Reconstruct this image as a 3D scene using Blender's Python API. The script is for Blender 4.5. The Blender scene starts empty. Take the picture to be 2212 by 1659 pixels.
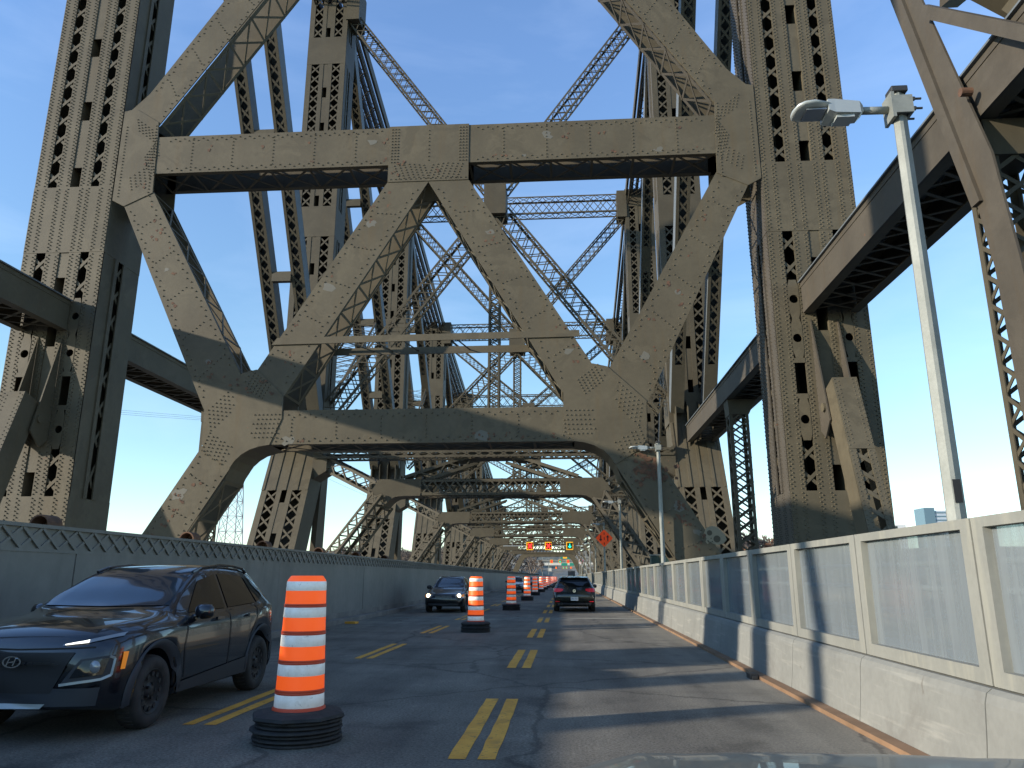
import bpy, math, random
from mathutils import Vector, Matrix
from mathutils.bvhtree import BVHTree
R = math.radians
random.seed(7)
sc = bpy.context.scene
C = sc.collection

# ------------------------------------------------------------------ camera, sky, sun, exposure
CAM_Z = 1.42
cam_d = bpy.data.cameras.new("camera")
cam_d.sensor_width = 36.0
cam_d.lens = 36.0 * 1640 / 2212
cam_d.clip_start = 0.05
cam_d.clip_end = 9000
cam = bpy.data.objects.new("camera", cam_d)
C.objects.link(cam)
cam.location = (0, 0, CAM_Z)
cam.rotation_euler = (R(90 + 14.25), 0, R(3.9555))
sc.camera = cam

SUN = Vector((-2.2, -1.0, 0.652)).normalized()
SUN_EL = math.asin(SUN.z)
sc.render.film_transparent = False
w = bpy.data.worlds.new("World")
sc.world = w
w.use_nodes = True
nt = w.node_tree
nt.nodes.clear()
wo = nt.nodes.new("ShaderNodeOutputWorld")
bg = nt.nodes.new("ShaderNodeBackground")
sky = nt.nodes.new("ShaderNodeTexSky")
sky.sky_type = 'NISHITA'
sky.sun_disc = False
sky.sun_elevation = SUN_EL
sky.sun_rotation = math.atan2(SUN.x, SUN.y)
sky.altitude = 50
sky.air_density = 0.9
sky.dust_density = 0.0
sky.ozone_density = 1.6
# thin high cloud veils, placed by direction in the sky itself
tc = nt.nodes.new("ShaderNodeTexCoord")
mp = nt.nodes.new("ShaderNodeMapping")
mp.inputs['Scale'].default_value = (1.2, 1.2, 4.5)
mp.inputs['Rotation'].default_value = (0.25, 0.15, 0.4)
no = nt.nodes.new("ShaderNodeTexNoise")
no.inputs['Scale'].default_value = 2.4
no.inputs['Detail'].default_value = 8
no.inputs['Roughness'].default_value = 0.55
no.inputs['Distortion'].default_value = 0.5
cr = nt.nodes.new("ShaderNodeValToRGB")
cr.color_ramp.elements[0].position = 0.46
cr.color_ramp.elements[0].color = (0, 0, 0, 1)
cr.color_ramp.elements[1].position = 0.80
cr.color_ramp.elements[1].color = (0.16, 0.16, 0.16, 1)
mx = nt.nodes.new("ShaderNodeMix")
mx.data_type = 'RGBA'
mx.inputs[7].default_value = (5.2, 6.3, 8.2, 1)
L = nt.links.new
L(tc.outputs['Generated'], mp.inputs['Vector'])
L(mp.outputs['Vector'], no.inputs['Vector'])
L(no.outputs['Fac'], cr.inputs['Fac'])
L(cr.outputs['Color'], mx.inputs[0])
sxz = nt.nodes.new("ShaderNodeSeparateXYZ")
L(tc.outputs['Generated'], sxz.inputs[0])
grade = nt.nodes.new("ShaderNodeValToRGB")      # clear winter air: deeper blue overhead than near the horizon
grade.color_ramp.elements[0].position = 0.02
grade.color_ramp.elements[0].color = (0.54, 0.585, 0.605, 1)
e_ = grade.color_ramp.elements.new(0.22)
e_.color = (0.56, 0.62, 0.60, 1)
grade.color_ramp.elements[2].position = 0.62
grade.color_ramp.elements[2].color = (0.66, 0.74, 0.86, 1)
L(sxz.outputs['Z'], grade.inputs['Fac'])
gm = nt.nodes.new("ShaderNodeMix")
gm.data_type = 'RGBA'
gm.blend_type = 'MULTIPLY'
gm.inputs[0].default_value = 1.0
L(sky.outputs['Color'], gm.inputs[6])
L(grade.outputs['Color'], gm.inputs[7])
gs = nt.nodes.new("ShaderNodeVectorMath")
gs.operation = 'SCALE'
gs.inputs['Scale'].default_value = 2.15
L(gm.outputs[2], gs.inputs[0])
L(gs.outputs[0], mx.inputs[6])
L(mx.outputs[2], bg.inputs['Color'])
bg.inputs['Strength'].default_value = 0.14
L(bg.outputs['Background'], wo.inputs['Surface'])

sun_d = bpy.data.lights.new("sun", 'SUN')
sun_d.energy = 5.0
sun_d.angle = R(0.7)
sun_d.color = (1.0, 0.90, 0.755)
sun = bpy.data.objects.new("sun", sun_d)
C.objects.link(sun)
sun.location = (-60, -60, 80)
sun.rotation_euler = SUN.to_track_quat('Z', 'Y').to_euler()

sc.view_settings.view_transform = 'Standard'
sc.view_settings.look = 'None'
sc.view_settings.exposure = 0.55
sc.view_settings.gamma = 1.0
sc.cycles.max_bounces = 6
sc.cycles.transparent_max_bounces = 16

# ------------------------------------------------------------------ materials
def mat(name, col, rough=0.6, metal=0.0, noise=None, bump=None, spots=None, streak=None, coat=0, emit=None, trans=0, spec=0.5, scale2=None):
    m = bpy.data.materials.new(name)
    m.use_nodes = True
    t = m.node_tree
    p = t.nodes["Principled BSDF"]
    p.inputs['Base Color'].default_value = (*col, 1)
    p.inputs['Roughness'].default_value = rough
    p.inputs['Metallic'].default_value = metal
    p.inputs['Coat Weight'].default_value = coat
    p.inputs['Specular IOR Level'].default_value = spec
    p.inputs['Transmission Weight'].default_value = trans
    if emit:
        p.inputs['Emission Color'].default_value = (*emit[0], 1)
        p.inputs['Emission Strength'].default_value = emit[1]
    g = t.nodes.new("ShaderNodeNewGeometry")
    cur = None
    def nz(scale, detail=6, rough_=0.6, vec=None, dist=0.0):
        n = t.nodes.new("ShaderNodeTexNoise")
        n.inputs['Scale'].default_value = scale
        n.inputs['Detail'].default_value = detail
        n.inputs['Roughness'].default_value = rough_
        n.inputs['Distortion'].default_value = dist
        t.links.new(vec or g.outputs['Position'], n.inputs['Vector'])
        return n
    def ramp(src, p0, c0, p1, c1):
        r = t.nodes.new("ShaderNodeValToRGB")
        r.color_ramp.elements[0].position = p0
        r.color_ramp.elements[0].color = (*c0, 1)
        r.color_ramp.elements[1].position = p1
        r.color_ramp.elements[1].color = (*c1, 1)
        t.links.new(src, r.inputs['Fac'])
        return r
    if noise:
        for (sc_, c0, c1, p0, p1) in noise[:1]:
            n = nz(sc_)
            cur = ramp(n.outputs['Fac'], p0, c0, p1, c1).outputs['Color']
        for (sc_, c0, c1, p0, p1) in noise[1:]:   # multiply layers
            n = nz(sc_)
            r2 = ramp(n.outputs['Fac'], p0, c0, p1, c1)
            mm = t.nodes.new("ShaderNodeMix")
            mm.data_type = 'RGBA'
            mm.blend_type = 'MULTIPLY'
            mm.inputs[0].default_value = 1.0
            t.links.new(cur, mm.inputs[6])
            t.links.new(r2.outputs['Color'], mm.inputs[7])
            cur = mm.outputs[2]
    if streak:
        mpn = t.nodes.new("ShaderNodeMapping")
        mpn.inputs['Scale'].default_value = streak[0]
        t.links.new(g.outputs['Position'], mpn.inputs['Vector'])
        n = nz(streak[1], 5, 0.6, mpn.outputs['Vector'])
        r3 = ramp(n.outputs['Fac'], streak[4], (0, 0, 0), streak[5], (streak[3],) * 3)
        mm = t.nodes.new("ShaderNodeMix")
        mm.data_type = 'RGBA'
        t.links.new(r3.outputs['Color'], mm.inputs[0])
        t.links.new(cur, mm.inputs[6])
        mm.inputs[7].default_value = (*streak[2], 1)
        cur = mm.outputs[2]
    for sp in (spots or []):
        n = nz(sp[0], 8, 0.65, None, 0.6)
        r3 = ramp(n.outputs['Fac'], sp[2], (0, 0, 0), sp[3], (sp[4],) * 3)
        mm = t.nodes.new("ShaderNodeMix")
        mm.data_type = 'RGBA'
        t.links.new(r3.outputs['Color'], mm.inputs[0])
        if cur is None:
            mm.inputs[6].default_value = (*col, 1)
        else:
            t.links.new(cur, mm.inputs[6])
        mm.inputs[7].default_value = (*sp[1], 1)
        cur = mm.outputs[2]
    if cur is not None:
        t.links.new(cur, p.inputs['Base Color'])
    if bump:
        n = nz(bump[0], 6, 0.6)
        b = t.nodes.new("ShaderNodeBump")
        b.inputs['Strength'].default_value = bump[1]
        b.inputs['Distance'].default_value = bump[2]
        t.links.new(n.outputs['Fac'], b.inputs['Height'])
        t.links.new(b.outputs['Normal'], p.inputs['Normal'])
    return m

def steel(name, c, rust=0.35, patch=0.5):
    k = lambda f: tuple(x * f for x in c)
    return mat(name, c, 0.58, 0.0,
        noise=[(0.55, k(0.86), k(1.12), 0.35, 0.65), (6.0, (0.93,) * 3, (1.05,) * 3, 0.3, 0.7)],
        streak=((1.3, 1.3, 0.12), 2.2, (c[0] * 1.05, c[1] * 0.86, c[2] * 0.62), rust, 0.55, 0.72),
        spots=[(0.9, tuple(x * 1.35 for x in c), 0.60, 0.61, patch * .6), (0.55, tuple(x * .72 for x in c), 0.56, 0.60, patch), (2.6, (0.15, 0.065, 0.035), 0.70, 0.715, 0.8)],
        bump=(9, 0.25, 0.012), spec=0.25)
S_A = steel("olive_grey_steel_paint", (0.094, 0.080, 0.053))
S_B = steel("far_olive_grey_steel_paint", (0.072, 0.062, 0.042), 0.25, 0.3)
S_R = steel("rust_stained_steel_paint", (0.068, 0.059, 0.046), 0.4, 0.3)
S_BLUE = mat("blue_grey_steel_paint", (0.10, 0.115, 0.125), 0.6, noise=[(0.8, (0.085, 0.10, 0.11), (0.12, 0.135, 0.145), 0.3, 0.7)], bump=(10, 0.2, 0.01))
WALLP = mat("grey_blue_wall_paint", (0.17, 0.19, 0.20), 0.75,
    noise=[(0.5, (0.175, 0.168, 0.150), (0.225, 0.214, 0.19), 0.3, 0.7), (5, (0.9,) * 3, (1.05,) * 3, 0.3, 0.7)],
    streak=((1.5, 1.5, 0.2), 1.2, (0.115, 0.112, 0.10), 0.5, 0.52, 0.75), spots=[(2.2, (0.10, 0.065, 0.04), 0.69, 0.72, 0.7)], bump=(6, 0.2, 0.01))
CONC = mat("weathered_concrete", (0.30, 0.29, 0.25), 0.85,
    noise=[(0.9, (0.160, 0.163, 0.148), (0.215, 0.217, 0.195), 0.3, 0.7), (14, (0.92,) * 3, (1.06,) * 3, 0.3, 0.7)],
    streak=((1.5, 0.5, 9), 1.6, (0.29, 0.285, 0.25), 0.55, 0.56, 0.70),
    spots=[(5.0, (0.12, 0.11, 0.09), 0.66, 0.70, 0.7), (1.1, (0.135, 0.13, 0.115), 0.56, 0.68, 0.55)], bump=(18, 0.3, 0.01))
KERBC = mat("stained_kerb_concrete", (0.2, 0.19, 0.17), 0.9, noise=[(1.2, (0.14, 0.13, 0.12), (0.26, 0.24, 0.21), 0.3, 0.7)], bump=(15, 0.4, 0.01))
TIMBER = mat("orange_brown_edge_strip", (0.34, 0.18, 0.08), 0.8, noise=[(2, (0.16, 0.095, 0.05), (0.26, 0.155, 0.085), 0.3, 0.7)])
FRAME = mat("panel_frame_concrete_paint", (0.42, 0.40, 0.33), 0.7,
    noise=[(1.0, (0.180, 0.182, 0.160), (0.240, 0.240, 0.210), 0.3, 0.7), (20, (0.94,) * 3, (1.04,) * 3, 0.3, 0.7)], streak=((3, 3, 0.4), 2.0, (0.31, 0.30, 0.24), 0.6, 0.5, 0.7))
STRIPE_Y = mat("worn_yellow_road_paint", (0.46, 0.26, 0.045), 0.8,
    noise=[(2.5, (0.60, 0.27, 0.03), (0.80, 0.40, 0.055), 0.3, 0.7)], spots=[(22, (0.11, 0.09, 0.06), 0.58, 0.66, 0.8), (3.0, (0.22, 0.13, 0.05), 0.56, 0.66, 0.5)])
ORANGE = mat("fluorescent_orange_plastic", (0.95, 0.13, 0.015), 0.5, noise=[(4, (0.90, 0.115, 0.012), (1.0, 0.15, 0.02), 0.3, 0.7)], emit=((1.0, 0.10, 0.005), 0.38))  # fluorescent colour, with emission added to brighten it; the plastic is no lamp
ORANGE_D = mat("dull_orange_plastic", (0.62, 0.07, 0.02), 0.55)
WHITE_R = mat("white_retroreflective_sheeting", (0.78, 0.76, 0.68), 0.4, noise=[(9, (0.72, 0.69, 0.60), (0.88, 0.86, 0.78), 0.35, 0.6)], spots=[(14, (0.35, 0.33, 0.29), 0.62, 0.68, 0.6)], emit=((.9, .95, 1.0), 0.06))
RUBBER = mat("black_rubber", (0.022, 0.021, 0.020), 0.8, noise=[(9, (0.015, 0.015, 0.015), (0.04, 0.037, 0.033), 0.3, 0.7)])
GALV = mat("galvanised_steel", (0.36, 0.38, 0.34), 0.5, 0.15, noise=[(2.0, (0.17, 0.18, 0.16), (0.29, 0.30, 0.27), 0.3, 0.7), (40, (0.9,) * 3, (1.05,) * 3, 0.3, 0.7)])
ALU = mat("pale_aluminium", (0.40, 0.43, 0.42), 0.4, 0.3)
DARK = mat("dark_bolt_steel", (0.05, 0.05, 0.05), 0.5, 0.5)
RUST = mat("rusty_iron", (0.10, 0.05, 0.03), 0.85, noise=[(6, (0.05, 0.028, 0.02), (0.15, 0.075, 0.04), 0.3, 0.7)])
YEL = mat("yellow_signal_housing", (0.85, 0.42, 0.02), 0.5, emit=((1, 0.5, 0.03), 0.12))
BLACKM = mat("matt_black", (0.012, 0.012, 0.013), 0.6)
RED_E = mat("lit_red_led", (0.5, 0.01, 0.01), 0.5, emit=((1.0, 0.03, 0.025), 2.2))
GRN_E = mat("lit_green_led", (0.0, 0.4, 0.3), 0.5, emit=((0.02, 1.0, 0.62), 1.5))
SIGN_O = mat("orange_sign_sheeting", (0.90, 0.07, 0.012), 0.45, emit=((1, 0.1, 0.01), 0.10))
SIGN_G = mat("green_sign_sheeting", (0.01, 0.20, 0.13), 0.5)
SIGN_W = mat("white_sign_sheeting", (0.8, 0.8, 0.78), 0.5)
SIGN_RD = mat("red_sign_print", (0.6, 0.03, 0.03), 0.5)
PLATEW = mat("white_licence_plate", (0.75, 0.77, 0.8), 0.4)
PLATEB = mat("blue_plate_print", (0.05, 0.09, 0.25), 0.4)
CHROME = mat("chrome", (0.75, 0.77, 0.8), 0.15, 1.0)
PAINT_K = mat("midnight_black_car_paint", (0.004, 0.0055, 0.009), 0.22, 0.0, coat=1.0)
PAINT_G = mat("dark_green_grey_car_paint", (0.020, 0.024, 0.021), 0.25, 0.2, coat=1.0)
PAINT_S = mat("dark_blue_grey_car_paint", (0.006, 0.0075, 0.010), 0.28, 0.1, coat=1.0)
CLAD = mat("grey_black_plastic_cladding", (0.022, 0.026, 0.033), 0.55)
TINT = mat("dark_tinted_glass", (0.006, 0.008, 0.010), 0.06, 0.0, coat=0.5)
SCREEN = mat("windscreen_glass", (0.022, 0.034, 0.050), 0.10, 0.0, coat=0.6)
LAMPC = mat("clear_lamp_glass", (0.30, 0.31, 0.32), 0.12, 0.4)
DRL = mat("lit_running_light", (0.8, 0.8, 0.75), 0.3, emit=((1, 0.97, 0.85), 1.6))
HEAD = mat("lit_headlight", (0.9, 0.8, 0.6), 0.3, emit=((1, 0.82, 0.48), 4.5))
AMBER = mat("amber_marker_light", (0.9, 0.28, 0.02), 0.35, emit=((1, 0.3, 0.02), 0.15))
TAIL = mat("red_tail_lamp", (0.42, 0.015, 0.025), 0.2, coat=0.6, emit=((1, 0.05, 0.06), 0.08))
BARK = mat("bare_twig_bark", (0.13, 0.105, 0.085), 0.9, noise=[(0.3, (0.10, 0.08, 0.065), (0.17, 0.135, 0.11), 0.3, 0.7)])
BARK_R = mat("russet_leaf_twigs", (0.20, 0.095, 0.05), 0.9)
SOIL = mat("dry_grass_bank", (0.15, 0.125, 0.085), 0.95, noise=[(0.05, (0.10, 0.085, 0.06), (0.20, 0.17, 0.12), 0.35, 0.65), (0.8, (0.8,) * 3, (1.1,) * 3, 0.3, 0.7)])
WATER = mat("river_water", (0.03, 0.06, 0.09), 0.12, bump=(0.4, 0.3, 0.3))
BLDG = mat("pale_blue_grey_cladding", (0.40, 0.46, 0.52), 0.6)
BGLASS = mat("blue_curtain_glass", (0.10, 0.17, 0.22), 0.2)
PYL = mat("pylon_steel_paint", (0.30, 0.30, 0.33), 0.6)
PYLD = mat("pylon_banded_paint", (0.22, 0.16, 0.18), 0.6)
WIRE = mat("power_cable", (0.16, 0.17, 0.19), 0.6)
OVERP = mat("overpass_concrete", (0.50, 0.48, 0.42), 0.8, noise=[(0.3, (0.44, 0.42, 0.37), (0.56, 0.54, 0.48), 0.3, 0.7)])
BONNET = mat("bonnet_grey_paint", (0.10, 0.105, 0.09), 0.5, 0.0, coat=0.4)
TRUCK = mat("dark_truck_rear", (0.06, 0.065, 0.07), 0.6)

# asphalt: aggregate grain, lighter worn wheel tracks and dusty gutters
def asphalt():
    m = bpy.data.materials.new("worn_asphalt")
    m.use_nodes = True
    t = m.node_tree
    p = t.nodes["Principled BSDF"]
    p.inputs['Roughness'].default_value = 0.78
    g = t.nodes.new("ShaderNodeNewGeometry")
    def nz(scale, detail, vec, rg=0.6):
        n = t.nodes.new("ShaderNodeTexNoise")
        n.inputs['Scale'].default_value = scale
        n.inputs['Detail'].default_value = detail
        n.inputs['Roughness'].default_value = rg
        t.links.new(vec, n.inputs['Vector'])
        return n
    pos = g.outputs['Position']
    fine = nz(38, 4, pos, 0.8)
    mps = t.nodes.new("ShaderNodeMapping")
    mps.inputs['Scale'].default_value = (1.0, 0.09, 1)
    t.links.new(pos, mps.inputs['Vector'])
    streak = nz(1.6, 6, mps.outputs['Vector'])
    big = nz(0.45, 5, pos)
    def ramp(src, p0, c0, p1, c1):
        r = t.nodes.new("ShaderNodeValToRGB")
        r.color_ramp.elements[0].position = p0
        r.color_ramp.elements[0].color = (*c0, 1)
        r.color_ramp.elements[1].position = p1
        r.color_ramp.elements[1].color = (*c1, 1)
        t.links.new(src, r.inputs['Fac'])
        return r.outputs['Color']
    def mix(a, b, f=1.0, mode='MULTIPLY', fs=None):
        mm = t.nodes.new("ShaderNodeMix")
        mm.data_type = 'RGBA'
        mm.blend_type = mode
        mm.inputs[0].default_value = f
        if fs is not None:
            t.links.new(fs, mm.inputs[0])
        t.links.new(a, mm.inputs[6])
        if isinstance(b, tuple):
            mm.inputs[7].default_value = (*b, 1)
        else:
            t.links.new(b, mm.inputs[7])
        return mm.outputs[2]
    c = ramp(streak.outputs['Fac'], 0.35, (0.090, 0.081, 0.064), 0.68, (0.155, 0.140, 0.108))
    c = mix(c, ramp(big.outputs['Fac'], 0.35, (0.78,) * 3, 0.65, (1.28,) * 3))
    c = mix(c, ramp(fine.outputs['Fac'], 0.34, (0.35,) * 3, 0.68, (1.9,) * 3))
    # gutter dust beside the right-hand barrier and along the left kerb
    sx = t.nodes.new("ShaderNodeSeparateXYZ")
    t.links.new(pos, sx.inputs[0])
    mr = t.nodes.new("ShaderNodeMapRange")
    mr.inputs['From Min'].default_value = 1.1
    mr.inputs['From Max'].default_value = 2.9
    t.links.new(sx.outputs['X'], mr.inputs['Value'])
    mu = t.nodes.new("ShaderNodeMath")
    mu.operation = 'MULTIPLY'
    t.links.new(mr.outputs[0], mu.inputs[0])
    t.links.new(streak.outputs['Fac'], mu.inputs[1])
    c = mix(c, (0.27, 0.25, 0.20), 1, 'MIX', mu.outputs[0])
    t.links.new(c, p.inputs['Base Color'])
    # sealed cracks and darker repair blotches
    vo = t.nodes.new("ShaderNodeTexVoronoi")
    vo.feature = 'DISTANCE_TO_EDGE'
    vo.inputs['Scale'].default_value = 0.42
    wn = nz(1.4, 5, pos)
    wm = t.nodes.new("ShaderNodeMix")
    wm.data_type = 'RGBA'
    wm.inputs[0].default_value = 0.35
    t.links.new(pos, wm.inputs[6]); t.links.new(wn.outputs['Color'], wm.inputs[7])
    t.links.new(wm.outputs[2], vo.inputs['Vector'])
    c = mix(c, ramp(vo.outputs['Distance'], 0.004, (0.55,) * 3, 0.012, (1.0,) * 3))
    blot = nz(0.9, 7, pos, 0.7)
    c = mix(c, ramp(blot.outputs['Fac'], 0.36, (0.72,) * 3, 0.46, (1.0,) * 3))
    c = mix(c, ramp(blot.outputs['Fac'], 0.60, (1.0,) * 3, 0.70, (1.35,) * 3))
    t.links.new(c, p.inputs['Base Color'])
    b = t.nodes.new("ShaderNodeBump")
    b.inputs['Strength'].default_value = 0.5
    b.inputs['Distance'].default_value = 0.012
    t.links.new(fine.outputs['Fac'], b.inputs['Height'])
    t.links.new(b.outputs['Normal'], p.inputs['Normal'])
    return m
ASPH = asphalt()

def pane_glass():
    m = bpy.data.materials.new("dusty_translucent_pane")
    m.use_nodes = True
    t = m.node_tree
    p = t.nodes["Principled BSDF"]
    p.inputs['Base Color'].default_value = (0.62, 0.68, 0.72, 1)
    p.inputs['Roughness'].default_value = 0.12
    p.inputs['Transmission Weight'].default_value = 0.0
    tr = t.nodes.new("ShaderNodeBsdfTransparent")
    tr.inputs['Color'].default_value = (0.80, 0.86, 0.90, 1)
    ms = t.nodes.new("ShaderNodeMixShader")
    g = t.nodes.new("ShaderNodeNewGeometry")
    mpn = t.nodes.new("ShaderNodeMapping")
    mpn.inputs['Scale'].default_value = (6, 6, 0.4)
    t.links.new(g.outputs['Position'], mpn.inputs['Vector'])
    n = t.nodes.new("ShaderNodeTexNoise")
    n.inputs['Scale'].default_value = 1.5
    n.inputs['Detail'].default_value = 6
    t.links.new(mpn.outputs['Vector'], n.inputs['Vector'])
    r = t.nodes.new("ShaderNodeMapRange")
    r.inputs['From Min'].default_value = 0.3
    r.inputs['From Max'].default_value = 0.7
    r.inputs['To Min'].default_value = 0.50
    r.inputs['To Max'].default_value = 0.74
    t.links.new(n.outputs['Fac'], r.inputs['Value'])
    p.inputs['Base Color'].default_value = (0.225, 0.252, 0.262, 1)
    t.links.new(r.outputs[0], ms.inputs['Fac'])
    t.links.new(tr.outputs[0], ms.inputs[1])
    t.links.new(p.outputs[0], ms.inputs[2])
    t.links.new(ms.outputs[0], t.nodes["Material Output"].inputs['Surface'])
    return m
PANE = pane_glass()

# ------------------------------------------------------------------ mesh helpers
class MB:
    def __init__(s):
        s.v = []; s.f = []
    def add(s, vs, fs):
        b = len(s.v)
        s.v += [tuple(p) for p in vs]
        s.f += [tuple(i + b for i in f) for f in fs]
    def box(s, x0, x1, y0, y1, z0, z1):
        s.add([(x0, y0, z0), (x1, y0, z0), (x1, y1, z0), (x0, y1, z0), (x0, y0, z1), (x1, y0, z1), (x1, y1, z1), (x0, y1, z1)],
              [(0, 3, 2, 1), (4, 5, 6, 7), (0, 1, 5, 4), (1, 2, 6, 5), (2, 3, 7, 6), (3, 0, 4, 7)])
    def bar(s, a, b, w, t, up=(0, 0, 1)):
        """box along a-b; w across (perpendicular to up), t along up"""
        a = Vector(a); b = Vector(b); d = (b - a)
        if d.length < 1e-6: return
        d.normalize(); up = Vector(up)
        sd = d.cross(up)
        if sd.length < 1e-4:
            sd = d.cross(Vector((1, 0, 0)))
        sd.normalize(); u = sd.cross(d)
        sd *= w / 2; u *= t / 2
        vs = [a - sd - u, a + sd - u, a + sd + u, a - sd + u, b - sd - u, b + sd - u, b + sd + u, b - sd + u]
        s.add(vs, [(0, 1, 2, 3), (7, 6, 5, 4), (0, 4, 5, 1), (1, 5, 6, 2), (2, 6, 7, 3), (3, 7, 4, 0)])
    def poly(s, pts, n, t):
        """extrude a planar polygon (3D points) by t along n"""
        n = Vector(n).normalized() * t
        k = len(pts)
        vs = [Vector(p) for p in pts] + [Vector(p) + n for p in pts]
        s.add(vs, [tuple(range(k))[::-1], tuple(range(k, 2 * k))] + [(i, (i + 1) % k, k + (i + 1) % k, k + i) for i in range(k)])
    def tube(s, a, b, r, n=12, r2=None, cap=True):
        a = Vector(a); b = Vector(b); d = (b - a).normalized()
        x = d.orthogonal().normalized(); y = d.cross(x)
        r2 = r if r2 is None else r2
        vs = []
        for c, q in ((a, r), (b, r2)):
            for i in range(n):
                t = 2 * math.pi * i / n
                vs.append(c + x * math.cos(t) * q + y * math.sin(t) * q)
        fs = [(i, (i + 1) % n, n + (i + 1) % n, n + i) for i in range(n)]
        if cap: fs += [tuple(range(n))[::-1], tuple(range(n, 2 * n))]
        s.add(vs, fs)
    def lathe(s, prof, c, ax='z', n=28):
        vs = []; m = len(prof)
        for (r, h) in prof:
            for i in range(n):
                t = 2 * math.pi * i / n; a, b = r * math.cos(t), r * math.sin(t)
                if ax == 'z': vs.append((c[0] + a, c[1] + b, c[2] + h))
                elif ax == 'x': vs.append((c[0] + h, c[1] + a, c[2] + b))
                else: vs.append((c[0] + a, c[1] + h, c[2] + b))
        fs = []
        for j in range(m - 1):
            for i in range(n):
                fs.append((j * n + i, j * n + (i + 1) % n, (j + 1) * n + (i + 1) % n, (j + 1) * n + i))
        s.add(vs, fs)
    def rivet(s, p, n, r=0.032):
        p = Vector(p); n = Vector(n).normalized()
        x = n.orthogonal().normalized(); y = n.cross(x)
        vs = []
        for q, h in ((r, 0.0), (r * 0.55, r * 0.9)):
            for i in range(5):
                t = 2 * math.pi * i / 5
                vs.append(p + x * math.cos(t) * q + y * math.sin(t) * q + n * h)
        s.add(vs, [(i, (i + 1) % 5, 5 + (i + 1) % 5, 5 + i) for i in range(5)] + [(5, 6, 7, 8, 9)])
    def out(s, name, m, parent=None, smooth=False, bevel=None):
        me = bpy.data.meshes.new(name)
        off = Vector((0, 0, 0))
        q = parent
        while q is not None:
            off += q.location; q = q.parent
        me.from_pydata([(a - off.x, b - off.y, c - off.z) for a, b, c in s.v], [], s.f)
        me.materials.append(m)
        if smooth:
            me.polygons.foreach_set("use_smooth", [True] * len(me.polygons))
        me.update()
        o = bpy.data.objects.new(name, me)
        C.objects.link(o)
        if parent is not None: o.parent = parent
        if bevel:
            bv = o.modifiers.new("bevel", 'BEVEL'); bv.width = bevel; bv.segments = 2; bv.limit_method = 'ANGLE'
        return o

def tag(o, label, cat, group=None):
    o["label"] = label; o["category"] = cat
    if group: o["group"] = group
    return o
def thing(name, loc, label, cat, group=None):
    o = bpy.data.objects.new(name, None)
    o.empty_display_size = 0.2
    C.objects.link(o); o.location = loc
    return tag(o, label, cat, group)
def struct(o):
    o["kind"] = "structure"; return o
def copy_tree(o, parent=None):
    c = o.copy(); C.objects.link(c)
    if parent is not None: c.parent = parent
    for ch in list(o.children): copy_tree(ch, c)
    return c

XL0, XL1 = -20.85, -17.60      # left truss (outer, inner face)
XR0, XR1 = 7.50, 10.75         # right truss (inner, outer face)
XC = -5.03
YF = [26.0, 53.5, 80.5, 107.5, 134.5, 161.5, 188.5, 215.5]
ZTOP = [60, 50.5, 45.0, 38.7, 34.2, 29.5, 25.0, 21.0]
ORD = ["nearest", "second", "third", "fourth", "fifth", "sixth", "seventh", "farthest"]

# ------------------------------------------------------------------ ground, river, road
g = MB()
xs = [-3000, -1200, -600, -300, -150, -80, -40, -20, -8, 5, 20, 40, 80, 150, 300, 600, 1200, 3000]
ysg = [196, 204, 212, 220, 235, 250, 270, 300, 340, 390, 450, 520, 620, 760, 950, 1300, 2000, 4000]
def gz(x, y):
    if y <= 196: return -47
    if y <= 204: return -30
    if y <= 212: return -9 if abs(x + 2) > 16 else -0.6
    lane = abs(x + 2) < 16
    base = -0.6
    if y > 300: base += (y - 300) * 0.022
    if not lane:
        base += 2.0 + 9.0 * min(1, max(0, (abs(x) - 20) / 160.)) * (0.6 + 0.4 * math.sin(x * 0.021 + y * 0.013)) + 2.2 * math.sin(y * 0.02 + x * 0.01)
    if y > 760: base += (12 if abs(x) < 50 else 2) + (y - 760) * 0.01
    if y > 340: base += min(6, (y - 340) * .03) * min(1, max(0, (abs(x - 8) - 26) / 30.))
    return min(base, 48)
vs = [(x, y, gz(x, y)) for y in ysg for x in xs]
n = len(xs)
g.add([(x, -400, -47.5) for x in xs] + [(x, 196, -47.5) for x in xs], [(i, i + 1, n + i + 1, n + i) for i in range(n - 1)])
g.add(vs, [(j * n + i, j * n + i + 1, (j + 1) * n + i + 1, (j + 1) * n + i) for j in range(len(ysg) - 1) for i in range(n - 1)])
struct(g.out("ground", SOIL))
g = MB(); g.add([(-4000, -1500, -45), (4000, -1500, -45), (4000, 200, -45), (-4000, 200, -45)], [(0, 1, 2, 3)])
struct(g.out("river", WATER))
# bridge deck and carriageway
g = MB(); g.box(-7.45, 3.25, -45, 218, -0.5, 0.0)
struct(g.out("road", ASPH))
g = MB()
def roadz(y): return 0.012 + (0 if y <= 300 else (y - 300) * 0.022)
ys2 = [218, 240, 270, 300, 340, 390, 450, 520, 620, 760]
def rx(y): return 0 if y < 300 else 0.00012 * (y - 300) ** 2
vv = []
for y in ys2: vv += [(-7.4 + rx(y), y, roadz(y)), (5.4 + rx(y), y, roadz(y))]
g.add(vv, [(2 * i, 2 * i + 1, 2 * i + 3, 2 * i + 2) for i in range(len(ys2) - 1)])
struct(g.out("approach_road", ASPH))
# deck of the railway side and of the walkway, hidden behind the walls
g = MB(); g.box(-21, -8.2, -45, 218, -0.9, -0.45)
for x in (-9.6, -11.1, -13.2, -14.7): g.box(x, x + 0.08, -45, 218, -0.449, -0.28)
struct(g.out("railway_deck", KERBC))
g = MB(); g.box(3.3, 7.2, -45, 218, -0.3, 0.10)
struct(g.out("walkway_slab", CONC))
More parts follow.
